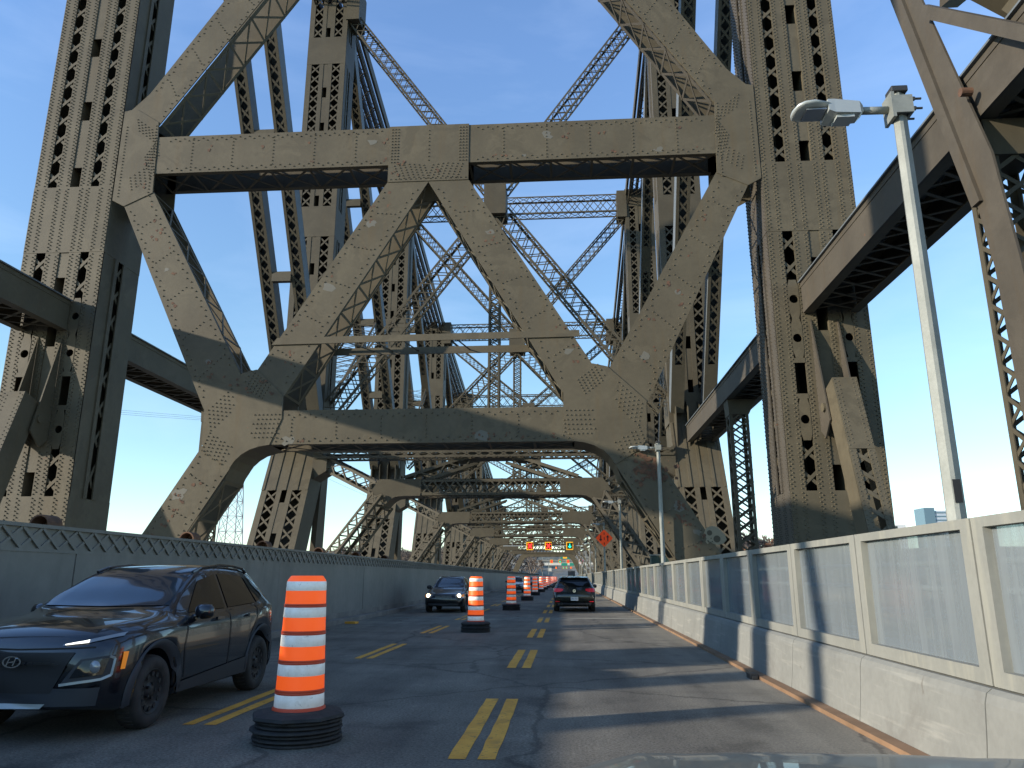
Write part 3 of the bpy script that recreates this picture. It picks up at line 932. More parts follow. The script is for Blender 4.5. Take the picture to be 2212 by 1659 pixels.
for (u, z) in ((-6.9, 8.3), (-6.3, 7.9), (-5.8, 8.25), (-5.4, 7.9), (-11.4, 16.4), (-11.3, 17.4), (-1.3, 16.5), (-1.1, 16.8), (.4, 16.6)):
    for q in range(4): flake(fr_, u + random.uniform(-.15, .15), z + random.uniform(-.15, .15), random.uniform(.02, .07), YP - 0.036)
fr_.out("rust_flakes", RUST, pt); fp_.out("touch_up_patches", mat("pale_touch_up_paint", (0.112, 0.106, 0.084), 0.6), pt)
gfp = MB(); out_ = [(-.30, .02), (-.22, .20), (-.05, .27), (.12, .24), (.24, .12), (.36, -.02), (.40, -.16), (.30, -.28), (.12, -.33), (-.04, -.28), (-.10, -.22), (-.20, -.30), (-.26, -.22), (-.22, -.12)]
gu, gz_ = 9.92, 2.78
gfp.poly([(u2(gu + a * 1.05), YP - 0.008, gz_ + b * 1.05) for a, b in out_][::-1], (0, 1, 0), 0.006)
gf = gfp.out("scrawled_patch", mat("pale_scrawl_paint", (0.21, 0.18, 0.12), 0.6), pt)
gfp = MB()
for a, b, r in ((-.12, .05, .085), (.10, -.14, .11), (-.18, -.20, .025), (-.08, -.12, .02), (-.05, -.22, .02)):
    gfp.poly([(u2(gu + (a + r * math.cos(-2 * math.pi * k / 14)) * 1.05), YP - 0.011, gz_ + (b + r * math.sin(-2 * math.pi * k / 14)) * 1.05) for k in range(14)], (0, 1, 0), 0.003)
gfp.out("scrawl_marks", S_B, pt)
# tie bars across the M, with light cross rods
tb = MB()
tb.poly([(u2(-5.6), YP - 0.06, 9.66), (u2(5.65), YP - 0.06, 9.74), (u2(5.65), YP - 0.06, 9.98), (u2(-5.4), YP - 0.06, 9.92)], (0, 1, 0), 0.05)
tb.box(u2(-4.5), u2(4.5), YP + DP + 0.05, YP + DP + 0.10, 9.72, 10.0)
for x, d in ((-3.2, 1), (-0.9, .4), (1.1, .4), (-2.0, .5)):
    tb.bar((u2(x), YP, 9.85), (u2(x + d), YP + DP + 0.05, 9.85), 0.05, 0.03)
tb.out("tie_bar", S_A, pt)

# ---- sway frames further ahead
def sway(i):
    y = YF[i]; zt = ZTOP[i] - 1.6
    ax_ = [0, 30.0, 27.0, 24.6, 21.6, 19.0, 16.6, 14.5][i]
    near = i <= 3
    t = thing("sway_frame", (XC, y + 1, 0), "%s cross frame over the road, %s" % (ORD[i], "lattice braces crossing between the two trusses" if i < 7 else "plain solid box portal closing the view"), "portal frame")
    def yz(z): return y - 0.05 if z >= 12 else y - 0.05 - (12 - z) * 0.468
    def P3(u, z, dy=0): return Vector((u2(u), yz(z) + 0.9 + dy, z))
    m = S_B
    ang = 0.13
    # lintel
    if i < 7:
        mb = MB()
        laced_bar(mb, P3(-4.7, 7.3), P3(4.7, 7.3), 1.14, 1.9, (0, 0, 1), 0.17, 0.80, bw=0.10)
        yf = yz(7.3) - 0.07; yr = yz(7.3) + 1.86
        for (z_, h_) in ((6.74, .20), (7.68, .20)):
            mb.box(u2(-4.72), u2(4.72), yf, yf + .03, z_, z_ + h_); mb.box(u2(-4.72), u2(4.72), yr, yr + .03, z_, z_ + h_)
            mb.box(u2(-4.72), u2(4.72), yf, yf + .34, z_ + (.0 if z_ < 7 else .17), z_ + (.03 if z_ < 7 else .20)); mb.box(u2(-4.72), u2(4.72), yr - .30, yr, z_ + (.0 if z_ < 7 else .17), z_ + (.03 if z_ < 7 else .20))
        mb.out("lintel", m, t)
    else:
        mb = MB(); yy = yz(6.9)
        prof = [(-11.3, -0.5), (-7.9, 6.3), (-6.9, 7.55), (-5.6, 8.0), (5.6, 8.0), (6.9, 7.55), (7.9, 6.3), (11.3, -0.5), (9.7, -0.5), (6.7, 5.7), (6.0, 6.5), (5.2, 6.75), (-5.2, 6.75), (-6.0, 6.5), (-6.7, 5.7), (-9.7, -0.5)]
        mb.poly([(u2(u), yy, z) for u, z in prof], (0, 1, 0), 1.9)
        mb.out("box_portal", S_A, t)
    for s in (-1, 1):
        if i < 7:
            gs = [(-8.12, 7.1), (-7.58, 7.88), (-4.68, 7.88), (-4.75, 6.74), (-5.9, 6.74), (-6.45, 6.68), (-6.8, 6.5), (-7.18, 6.1)]
            gs = gs if s < 0 else mirror(gs)
            mb = MB()
            for dy in (-0.97, 0.93):
                mb.poly([P3(u, 7.2, dy) * Vector((1, 1, 0)) + Vector((0, 0, z)) for u, z in gs], (0, 1, 0), 0.045)
            arc = [(-4.75, 6.75), (-5.9, 6.75), (-6.45, 6.69), (-6.8, 6.51), (-7.18, 6.12), (-7.35, 5.85)]
            y0 = yz(7.2)
            for k in range(len(arc) - 1):
                a, b = (arc[k] if s < 0 else (-arc[k][0], arc[k][1])), (arc[k + 1] if s < 0 else (-arc[k + 1][0], arc[k + 1][1]))
                mb.add([(u2(a[0]), y0, a[1]), (u2(b[0]), y0, b[1]), (u2(b[0]), y0 + 1.85, b[1]), (u2(a[0]), y0 + 1.85, a[1])], [(0, 1, 2, 3)])
            mb.out("lintel_gusset", m, t)
            mb = MB(); laced_bar(mb, P3(s * 7.45, 6.5), P3(s * 11.0, 0.6), 1.05, 1.6, (1, 0, 0.6), 0.19, 0.95, x=near, bw=0.09)
            mb.out("leg", m, t)
            mb = MB(); laced_bar(mb, P3(s * 7.9, 7.3), P3(s * 12.4, 9.55), 1.0, 1.6, (0, 0, 1), 0.18, 0.95, x=near, bw=0.08)
            mb.out("shoulder_brace", m, t)
            mb = MB(); laced_bar(mb, P3(s * 6.0, 7.75), P3(s * 1.2, 9.45), 0.85, 1.6, (0, 0, 1), 0.20, 0.95, x=False, bw=0.09)
            mb.out("crown_brace", m, t)
        # main X bracing
        dn = 13.2
        mb = MB(); laced_bar(mb, P3(s * 12.4, dn), P3(s * 0.5, ax_ - 1.1), 1.4, 1.2, (0, 0, 1), 0.15, 0.85, bw=0.075)
        mb.out("lower_cross_brace", m, t)
        mb = MB(); laced_bar(mb, P3(s * 12.4, zt - 1.2), P3(s * 0.5, ax_ + 1.1), 1.1, 1.0, (0, 0, 1), 0.13, 0.75, bw=0.065)
        mb.out("upper_cross_brace", m, t)
        # corner gusset at the post top
        mb = MB(); mb.box(min(u2(s * 11.6), u2(s * 12.7)), max(u2(s * 11.6), u2(s * 12.7)), y - 0.12, y + 1.9, zt - 1.9, zt + 1.4)
        mb.out("corner_gusset", m, t)
        mb = MB(); pts = [(s * 12.6, 10.2), (s * 11.6, 9.6), (s * 11.6, 8.6), (s * 12.6, 8.0)]
        mb.poly([(u2(u), yz(9) - 0.1, z) for u, z in (pts if s > 0 else pts[::-1])], (0, 1, 0), 1.9)
        mb.out("shoulder_gusset", m, t)
    mb = MB(); mb.box(u2(-0.85), u2(0.85), y - 0.15, y + 1.95, ax_ - 1.35, ax_ + 1.25); mb.out("crossing_gusset", m, t)
    if i < 7:
        mb = MB(); y0 = yz(9.3)
        mb.poly([(u2(-2.4), y0, 9.20), (u2(-1.2), y0, 9.45), (u2(1.2), y0, 9.45), (u2(2.4), y0, 9.20), (u2(1.3), y0, 10.1), (u2(-1.3), y0, 10.1)], (0, 1, 0), 1.8)
        mb.out("crown_gusset", m, t)
        mb = MB(); laced_bar(mb, (XC, yz(10) + 0.9, 10.0), (XC, y + 0.9, ax_ - 1.2), 0.85, 0.85, (1, 0, 0), 0.13, 0.5, bw=0.075)
        mb.out("hanger", m, t)
    if i < 7:
        mb = MB(); laced_bar(mb, (u2(-12.5), y - 0.9, 9.72), (u2(12.5), y - 0.9, 9.72), 0.5, 1.5, (0, 0, 1), 0.14, 0.85, bw=0.07); mb.out("middle_strut", m, t)
    mb = MB(); laced_bar(mb, P3(-12.0, zt + (3.4 if i == 1 else 0)), P3(12.0, zt + (3.4 if i == 1 else 0)), 2.2, 1.5, (0, 0, 1), 0.16, 1.5, bw=0.085); mb.out("top_strut", m, t)
for i in range(1, 8): sway(i)

# ---- truss-plane diagonals (rib pairs), chords, struts, mid posts
for i in range(1, 8):
    for side in (0, 1):
        x0, x1 = ((XL0, XL1), (XR0, XR1))[side]
        sd = ("left", "right")[side]
        a = Vector((0, YF[i - 1] + 1.0, ZTOP[i - 1] - 3)); b = Vector((0, YF[i] - 0.5, 12.6))
        if i == 1: a = Vector((0, 26.6, 57))
        t = thing("truss_diagonal", ((x0 + x1) / 2, b.y, 12.6), "sloping pair of laced ribs in the %s truss, coming down to the %s frame ahead" % (sd, ORD[i]), "bridge brace")
        V = (b - a).normalized(); Lg = (b - a).length
        N = Vector((0, -V.z, V.y)); N = -N if N.y > 0 else N
        for (rx0, rx1) in ((x0 + 0.05, x0 + 0.95), (x1 - 0.95, x1 - 0.05)):
            pl, la = MB(), MB()
            laced_face(pl, la, Vector((rx0, a.y, a.z)), (1, 0, 0), V, N, rx1 - rx0, Lg, [(0, .22, 's'), (.22, .78, 'x'), (.78, 1, 's')], [(0, 20, 'L'), (20, 22.5, 'S'), (22.5, Lg - 3.5, 'L'), (Lg - 3.5, Lg, 'S')] if Lg > 26 else [(0, Lg - 2, 'L'), (Lg - 2, Lg, 'S')], 0.85, 0, bw=.13, xq=.10)
            pl.out("rib_plate", S_B, t); la.out("rib_lacing", S_B, t)
            wb = MB()
            for xx in (rx0, rx1 - 0.04):
                p0 = Vector((xx, a.y, a.z)); p1 = Vector((xx, b.y, b.z))
                wb.poly([p0 - N * .055, p0 - N * 1.05, p1 - N * 1.05, p1 - N * .055], (1, 0, 0), 0.04)
            p0 = Vector((rx0, a.y, a.z)) - N * 1.02; p1 = Vector((rx0, b.y, b.z)) - N * 1.02; dx = Vector((rx1 - rx0, 0, 0))
            wb.poly([p0, p0 + dx, p1 + dx, p1], N, 0.03)
            wb.out("rib_web", S_BLUE, t)
        # batten tying the pair
        bt = MB()
        for f in (0.35, 0.62, 0.8):
            c0 = a.lerp(b, f)
            bt.box(x0 + 0.96, x1 - 0.96, c0.y - 0.1, c0.y + 0.3, c0.z - 0.35, c0.z + 0.35)
        bt.out("tie_batten", S_B, t)
        # top chord: bundle of eyebars
        c = thing("top_chord", ((x0 + x1) / 2, YF[i - 1] + 13, ZTOP[i] - 1), "dark eyebar bundle topping the %s truss, ending at the %s frame" % (sd, ORD[i]), "top chord")
        za, zb = ZTOP[i - 1] - 0.6, ZTOP[i] - 0.6
        if i == 1: za = 58.5
        for k in range(6):
            xx = x0 + 0.2 + k * (x1 - x0 - 0.4) / 5
            mb = MB(); mb.bar((xx, YF[i - 1] + 1.2, za), (xx, YF[i] + 1.2, zb), 0.22, 0.95)
            mb.out("eyebar", S_B, c)
        mb = MB(); laced_bar(mb, ((x0 + x1) / 2, YF[i - 1] + 1.2, za - 1.3), ((x0 + x1) / 2, YF[i] + 1.2, zb - 1.3), 2.6, 0.5, (1, 0, 0), 0.13, 2.2, faces='fb', bw=0.08)
        mb.out("chord_lacing", S_B, c)
# counter diagonals lower in each far panel, road-side, seen as dense lacing
for i in range(2, 8):
    for side in (0, 1):
        x0, x1 = ((XL0, XL1), (XR0, XR1))[side]
        sd = ("left", "right")[side]
        a = Vector(((x0 + x1) / 2, YF[i - 1] + 1.5, 13)); ym = (YF[i - 1] + YF[i]) / 2; b = Vector(((x0 + x1) / 2, ym + 2, 25 if i < 4 else 19))
        t = thing("sub_brace", (a.x, a.y, 13), "light laced brace rising along the %s truss beyond the %s frame" % (sd, ORD[i - 1]), "bridge brace")
        mb = MB(); laced_bar(mb, a, b, 2.6, 0.8, (1, 0, 0), 0.14, 1.1, bw=0.07); mb.out("laced_bar", S_B, t)
def long_strut(y0, y1, side, label):
    x0, x1 = ((XL1 - 2.9, XL1 - 1.0), (XR0 + 1.0, XR0 + 2.9))[side]
    z0, z1 = 10.42, 11.55
    t = thing("side_strut", ((x0 + x1) / 2, (y0 + y1) / 2, z0), label, "bridge strut")
    mb = MB()
    for xx in (x0, x1 - 0.05): mb.box(xx, xx + 0.05, y0, y1, z0, z1)
    for xx in ((x1, x0)[side],):
        sx = -1 if side == 1 else 1
        for (a_, b_) in ((z0, z0 + .16), (z1 - .16, z1)):
            mb.box(min(xx, xx + sx * .02), max(xx, xx + sx * .02), y0, y1, a_, b_)
    mb.out("web_plate", S_A if side == 0 else S_R, t)
    fl = MB()
    for xx, dx in ((x0 + 0.05, 0.28), (x1 - 0.33, 0.28)):
        fl.box(xx, xx + dx, y0, y1, z0, z0 + 0.03); fl.box(xx, xx + dx, y0, y1, z1 - 0.03, z1)
    y = y0; k = 0
    while y < y1 - 0.6:
        for zz in (z0 + 0.045, z1 - 0.045):
            fl.bar((x0 + .1, y, zz), (x1 - .1, y + 0.95, zz), 0.10, 0.02); fl.bar((x1 - .1, y, zz + .021), (x0 + .1, y + 0.95, zz + .021), 0.10, 0.02)
        y += 0.95
    ov = MB(); ov.box(x0 - 0.1, x1 + 0.1, y0, y1, z1 + 0.003, z1 + 0.05)
    fl.out("soffit_lacing", S_A, t); ov.out("top_cover", S_BLUE, t)
    return t
for side in (0, 1):
    sd = ("left", "right")[side]
    long_strut(28.55, 52.4, side, "long box strut sloping away behind the near %s post" % sd)
    long_strut(3.0, 25.95, side, "long box strut running from the camera's side into the near %s post" % sd)
    for yy, lb in ((39.3, "slender laced post under the strut beyond the near %s post"), (14.2, "slender laced post under the strut before the near %s post"), (-8.5, None)):
        if lb is None: continue
        xm = (XL1 - 1.6, XR0 + 1.6)[side]
        t = thing("hanger_post", (xm, yy, 0), lb % sd, "bridge post")
        mb = MB(); laced_bar(mb, (xm, yy + .5, -0.8), (xm, yy + .5, 9.9), 0.95, 0.9, (1, 0, 0), 0.15, 0.62, bw=0.085); mb.out("shaft", S_B, t)
        mb = MB(); mb.poly([(xm - .5, yy, 9.6), (xm + .5, yy, 9.6), (xm + .9, yy, 10.4), (xm - .55, yy, 10.4)], (0, 1, 0), 1.0)
        mb.out("cap_bracket", S_B, t)
# trusses carry on out of view: post and struts added, placed to shade the road
for side in (0, 1):
    x0, x1 = ((XL0, XL1), (XR0, XR1))[side]
    sd = ("left", "right")[side]
    t = thing("truss_post", ((x0 + x1) / 2, 5.0, 0), "unseen truss post added for its shade beside the camera on the %s" % sd, "bridge post")
    mb = MB(); mb.box(x0, x1, 4.5, 6.4, -0.5, 30); mb.out("shaft", S_A, t)
    mb = MB(); mb.bar(((x0 + x1) / 2, 1.0, -0.5), ((x0 + x1) / 2, 3.4, 13), .6, .7); mb.bar(((x0 + x1) / 2, -2.2, -0.5), ((x0 + x1) / 2, 0.6, 11), .35, .3); mb.out("shade_strut", S_A, t)
t = thing("cross_brace", (8, 12.5, 9), "rusty brown crossed braces in the top right corner", "bridge brace")
mb = MB()
mb.poly([(8.32, 15.9, 16.0), (8.32, 15.3, 14.3), (8.32, 13.7, 9.35), (8.32, 13.4, 7.0), (8.32, 13.2, 4.0), (8.32, 14.1, 4.0), (8.32, 14.2, 7.2), (8.32, 14.6, 9.6), (8.32, 16.6, 16.0)], (1, 0, 0), 0.05)
mb.poly([(8.24, 14.2, 8.6), (8.24, 14.5, 8.6), (8.24, 16.7, 16.0), (8.24, 16.3, 16.0)], (1, 0, 0), 0.12)
mb.out("main_brace", S_R, t)
mb = MB(); mb.bar((8.15, 14.9, 13.6), (8.15, 11.4, 10.1), 0.26, 0.14, (1, 0, 0)); mb.bar((9.0, 15.4, 14.3), (9.0, 12.0, 13.2), 0.4, 0.4, (1, 0, 0)); mb.out("counter_brace", S_R, t)
mb = MB(); mb.tube((8.1, 14.0, 10.9), (8.32, 14.0, 10.9), 0.09, 12); mb.out("bolt", RUST, t)
t = thing("cross_brace", (9, 13, 12), "dark heavy brace behind the rusty crossed ones, top right", "bridge brace")
mb = MB(); mb.poly([(9.2, 11.0, 10.7), (9.2, 12.6, 10.7), (9.2, 15.8, 15.5), (9.2, 14.2, 15.5)], (1, 0, 0), 0.9); mb.out("web_plate", S_B, t)
mb = MB(); mb.bar((8.6, 13.9, 13.6), (10.9, 13.9, 11.8), 0.5, 0.5); mb.bar((8.6, 13.9, 13.4), (10.8, 13.9, 15.2), 0.4, 0.4); mb.out("knee", S_B, t)


# ------------------------------------------------------------------ left wall: painted steel wall with a lattice-pattern rail
t = thing("parapet_wall", (-7.4, 90, 0), "long grey-blue wall with criss-cross lattice rail on the left of the road", "wall")
y = -14.0; k = 0
mb = MB(); mb.box(-7.55, -7.32, -14, 216, 0, 0.0 + 0.30); mb.out("plinth", KERBC, t)
while y < 214:
    L_ = 8.4
    mb = MB(); mb.box(-7.46, -7.335 + 0.006 * (k % 2), y + 0.012, y + L_ - 0.012, 0.30, 1.76)
    mb.out("wall_panel", WALLP, t); y += L_; k += 1
mb = MB(); mb.box(-7.47, -7.37, -14, 216, 1.76, 2.12)
mb.box(-7.49, -7.325, -14, 216, 1.755, 1.80); mb.box(-7.49, -7.325, -14, 216, 2.085, 2.135)
mb.out("rail_backing", WALLP, t)
mb = MB(); y = -14.0
while y < 215:
    mb.bar((-7.357, y, 1.80), (-7.357, y + 0.40, 2.085), 0.045, 0.024, (1, 0, 0)); mb.bar((-7.345, y + 0.40, 1.80), (-7.345, y, 2.085), 0.045, 0.02, (1, 0, 0))
    y += 0.40
mb.out("lattice_rail", WALLP, t)
# rusty pipe ends on brackets behind the wall
n0 = 0
for yy in (11.0, 15.55, 19.6, 24.2, 28.6, 33.2):
    mb = MB(); n_ = 20
    prof = [(0.135, 0.3), (0.135, 0.0), (0.16, 0), (0.16, 0.32), (0.0, 0.32)]
    mb.lathe([(r, h) for r, h in prof], (-7.85, yy, 2.17), 'y', 20)
    mb.box(-7.95, -7.75, yy + 0.1, yy + 0.4, 1.2, 2.02)
    o = mb.out("rusty_pipe", RUST); o.location = (0, 0, 0)
    tag(o, ("rusty pipe end above the left wall, " + ["leftmost, in front of the near post", "beside the near portal leg", "third from the left", "fourth from the left", "fifth from the left", "last before the cars"][n0]), "pipe", "rusty pipe ends along the left wall"); n0 += 1

# ------------------------------------------------------------------ right barrier sections
prof = [(2.86, 0.0), (2.90, 0.30), (2.925, 0.56), (2.945, 0.625), (2.985, 0.655), (3.115, 0.66), (3.115, 0.0)]
def barrier(y0, y1):
    t = thing("glazed_barrier", (3.1, y0, 0), "concrete barrier section with dusty glass panel on the right, repeating into the distance", "barrier", "barrier sections along the right edge")
    a = [(x, y0 + 0.008, z) for x, z in prof]; b = [(x, y1 - 0.008, z) for x, z in prof]; n = len(prof)
    mb = MB(); mb.add(a + b, [(i, (i + 1) % n, n + (i + 1) % n, n + i)[::-1] for i in range(n)] + [tuple(range(n)), tuple(range(n, 2 * n))[::-1]])
    mb.out("concrete_base", CONC, t)
    mb = MB(); ya, yb = y0 + 0.012, y1 - 0.012; z0, z1 = 0.67, 1.845
    mb.box(3.0, 3.10, ya, ya + 0.15, z0, z1); mb.box(3.0, 3.10, yb - 0.15, yb, z0, z1)
    mb.box(3.0, 3.10, ya + 0.15, yb - 0.15, z0, z0 + 0.11); mb.box(3.0, 3.10, ya + 0.15, yb - 0.15, z1 - 0.075, z1)
    fr = mb.out("panel_frame", FRAME, t)
    mb = MB(); mb.box(3.065, 3.078, ya + 0.151, yb - 0.151, z0 + 0.111, z1 - 0.076)
    mb.out("pane", PANE, fr)
    return t
first = barrier(0, 2.345)
bl = ["large glass barrier section cut off by the right edge of the picture", "wide glass barrier section, first one fully in view at lower right", "glass barrier section, second from the right edge", "glass barrier section with a sunny glint, third from right"]
for k in range(0, 91):
    o = first if k == 0 else copy_tree(first)
    o.location.y = -1.09 + 2.345 * k
    if 2 <= k <= 5: o["label"] = bl[k - 2]
# walkway railing behind the glass
t = thing("walkway_railing", (5.7, 60, 0), "pale galvanised rail of three bars seen blurred through the barrier glass", "railing")
mb = MB()
for z in (0.45, 0.85, 1.25, 1.62): mb.tube((5.6, -10, z), (5.6, 216, z), 0.045, 8)
mb.out("rails", GALV, t)
mb = MB(); y = -9
while y < 216: mb.box(5.63, 5.71, y, y + 0.08, 0.1, 1.66); y += 2.4
mb.out("posts", GALV, t)

# small things on the carriageway
mb = MB(); mb.box(2.60, 2.72, 11.75, 12.0, 0.0, 0.075); mb.box(2.62, 2.70, 11.70, 11.75, 0.0, 0.055)
tag(mb.out("drain_block", DARK, None, False, 0.008), "small dark drain block at the foot of the right barrier", "drain")
mb = MB(); mb.poly([(-6.9, 24.3, 0.01), (-6.55, 24.2, 0.01), (-6.5, 24.45, 0.01), (-6.75, 24.6, 0.01)], (0, 0, 1), 0.06)
tag(mb.out("marker_stud", STRIPE_Y), "small pale stud lying by the left kerb behind the first car", "road stud")

# ------------------------------------------------------------------ barrels
def make_barrel(lbl):
    t = thing("traffic_barrel", (-2.43, 7.22, 0), lbl, "traffic barrel", "orange and white barrels dividing the lanes")
    X, Y = -2.43, 7.22
    random.seed(11)
    mb = MB()
    for k in range(6):   # stack of rubber rings
        r = 0.40 + random.uniform(-0.02, 0.015); z = k * 0.034; cx = X + random.uniform(-.012, .012); cy = Y + random.uniform(-.012, .012)
        mb.lathe([(0.2, z), (r - 0.015, z), (r, z + 0.010), (r - 0.004, z + 0.024), (r - 0.03, z + 0.031), (0.2, z + 0.031)], (cx, cy, 0.0), 'z', 26)
    mb.lathe([(0.40, 0.195), (0.425, 0.21), (0.415, 0.235), (0.34, 0.262), (0.22, 0.27)], (X, Y, 0), 'z', 8)
    mb.out("rubber_base", RUBBER, t)
    z0 = 0.225; H = 1.205; r0, r1 = 0.222, 0.176
    def rr(z): return r0 + (r1 - r0) * (z - z0) / H
    # bands from the bottom
    seq = [('base', 0.075), ('w', 0.115), ('rib', .045), ('o', .125), ('w', .105), ('rib', .04), ('o', .125), ('w', .105), ('rib', .04), ('o', .125), ('w', .095), ('rib', .035), ('o', .125), ('w', .09), ('cap', 0.055)]
    tot = sum(b for _, b in seq); z = z0
    for kind, h in seq:
        h = h * H / tot; a, b = rr(z), rr(z + h); mb = MB()
        if kind == 'rib':
            mb.lathe([(a, z), (a + .006, z + h * .2), (a + .006, z + h * .38), (a - .003, z + h * .5), (b + .006, z + h * .62), (b + .006, z + h * .8), (b, z + h)], (X, Y, 0), 'z', 40); mb.out("groove_ring", ORANGE_D, t, True)
        elif kind == 'w':
            mb.lathe([(a, z), (a + .002, z + .002), (b + .002, z + h - .002), (b, z + h)], (X, Y, 0), 'z', 40); mb.out("white_band", WHITE_R, t, True)
        elif kind == 'o':
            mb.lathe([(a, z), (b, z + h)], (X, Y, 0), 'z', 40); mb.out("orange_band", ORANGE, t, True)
        elif kind == 'base':
            mb.lathe([(a + .012, z), (a + .014, z + h * .8), (a, z + h)], (X, Y, 0), 'z', 40); mb.out("foot_ring", ORANGE_D, t, True)
        else:
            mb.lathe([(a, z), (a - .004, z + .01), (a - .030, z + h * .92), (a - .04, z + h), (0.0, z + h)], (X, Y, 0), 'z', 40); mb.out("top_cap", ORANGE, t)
        z += h
    return t
ordb = ["nearest", "second", "third", "fourth", "fifth", "sixth", "seventh", "eighth"]
bar0 = make_barrel("big orange and white traffic barrel on black rubber rings, nearest the camera")
ybs = [7.22, 21.1, 34.7, 48.8, 62.3, 76, 90, 104, 118, 132, 147, 162, 178, 196]
for k, yb in enumerate(ybs):
    if k == 0: continue
    o = copy_tree(bar0); o.location.y = yb; o.rotation_euler.z = k * 1.3
    o.location.x = -2.43 + random.uniform(-.05, .05) * (1 if k > 3 else 0)
    o["label"] = "orange and white traffic barrel, %s in the row from the camera" % ordb[k] if k < 8 else "tiny far traffic barrel in the crowded end of the row"

# ------------------------------------------------------------------ lamp poles
def make_lamp():
    X, Y = 3.18, 6.49
    t = thing("street_lamp", (X, Y, 0), "tall galvanised lamp pole behind the right barrier, nearest, with lamp arm at top right", "street lamp", "lamp poles along the right barrier")
    mb = MB()
    s = 0.062; c = 0.024
    pr = [(-s + c, -s), (s - c, -s), (s, -s + c), (s, s - c), (s - c, s), (-s + c, s), (-s, s - c), (-s, -s + c)]
    ca, sa = math.cos(0.5), math.sin(0.5)
    pr = [(a * ca - b * sa, a * sa + b * ca) for a, b in pr]
    vs = []
    for z, k in ((0.0, 1.12), (5.830, 0.80)): vs += [(X + a * k, Y + b * k, z) for a, b in pr]
    mb.add(vs, [(i, (i + 1) % 8, 8 + (i + 1) % 8, 8 + i) for i in range(8)] + [tuple(range(8, 16))])
    mb.out("pole", GALV, t)
    mb = MB(); mb.box(X - 0.075, X + 0.075, Y - .075, Y + .075, 5.810, 5.870); mb.out("pole_cap", DARK, t, False, 0.01)
    mb = MB(); mb.box(X - 0.085, X + 0.07, Y - .10, Y - .075, 5.570, 5.750); mb.box(X - 0.085, X + 0.07, Y + .075, Y + .10, 5.570, 5.750)
    mb.box(X - 0.10, X - 0.07, Y - .10, Y + .10, 5.530, 5.790); mb.box(X + 0.065, X + 0.09, Y - .10, Y + .10, 5.570, 5.750)
    cl = mb.out("clamp", GALV, t)
    mb = MB()
    for z in (5.610, 5.710):
        for yy in (-.085, .085): mb.tube((X + .09, Y + yy, z), (X + .17, Y + yy, z), 0.011, 8); mb.tube((X + .09, Y + yy, z), (X + .11, Y + yy, z), 0.022, 6)
    mb.out("bolts", DARK, cl)
    mb = MB(); mb.tube((X - 0.10, Y, 5.655), (X - 0.36, Y, 5.660), 0.036, 14); mb.out("arm", GALV, t, True)
    mb = MB()
    vs = []
    for x, hw, zl, zh in ((X - .34, .05, 5.625, 5.690), (X - .38, .09, 5.590, 5.715), (X - .62, .12, 5.585, 5.730), (X - .68, .13, 5.605, 5.725)):
        vs += [(x, Y - hw, zl), (x, Y + hw, zl), (x, Y + hw * .9, zh), (x, Y - hw * .9, zh)]
    mb.add(vs, [(4 * j + i, 4 * j + (i + 1) % 4, 4 * j + 4 + (i + 1) % 4, 4 * j + 4 + i) for j in range(3) for i in range(4)] + [(0, 3, 2, 1), (12, 13, 14, 15)])
    mb.box(X - .60, X - .44, Y - .08, Y + .08, 5.555, 5.587)
    mb.out("gear_housing", ALU, t)
    mb = MB(); vs = []
    for x, hw, zl, zh in ((X - .66, .125, 5.635, 5.720), (X - .80, .17, 5.645, 5.725), (X - 0.893, .165, 5.640, 5.715), (X - 0.949, .13, 5.640, 5.700), (X - 0.977, .06, 5.645, 5.680)):
        for q in range(12):
            a = 2 * math.pi * q / 12; vs.append((x, Y + hw * math.cos(a), (zl + zh) / 2 + (zh - zl) / 2 * math.sin(a)))
    mb.add(vs, [(12 * j + i, 12 * j + (i + 1) % 12, 12 * j + 12 + (i + 1) % 12, 12 * j + 12 + i) for j in range(4) for i in range(12)] + [tuple(range(12))[::-1], tuple(range(48, 60))])
    hd = mb.out("lamp_head", ALU, t, True)
    mb = MB(); mb.box(X - 0.874, X - 0.688, Y - .10, Y + .10, 5.632, 5.644); mb.out("lens", LAMPC, hd)
    return t
lamp0 = make_lamp()
st = MB(); st.box(3.150, 3.210, 6.412, 6.418, 2.00, 2.19); st.out("sticker", BLACKM, lamp0)
lamps = [lamp0]
for k in range(1, 11):
    if k == 1:
        o = copy_tree(lamp0)
        for ch in list(o.children):
            if ch.name.startswith("sticker"): bpy.data.objects.remove(ch)
        base = o
    else: o = copy_tree(base)
    o.location.y = 6.49 + 19.25 * k
    o["label"] = ["", "slim lamp pole against the right leg of the near portal, second lamp", "dark lamp pole against the bridge lattice, third lamp along the barrier", "lamp pole carrying the orange diamond sign", "pale lamp pole just left of the diamond sign"][k] if k < 5 else "small lamp pole far along the right barrier"
    lamps.append(o)
zz = lamps[3].location.y

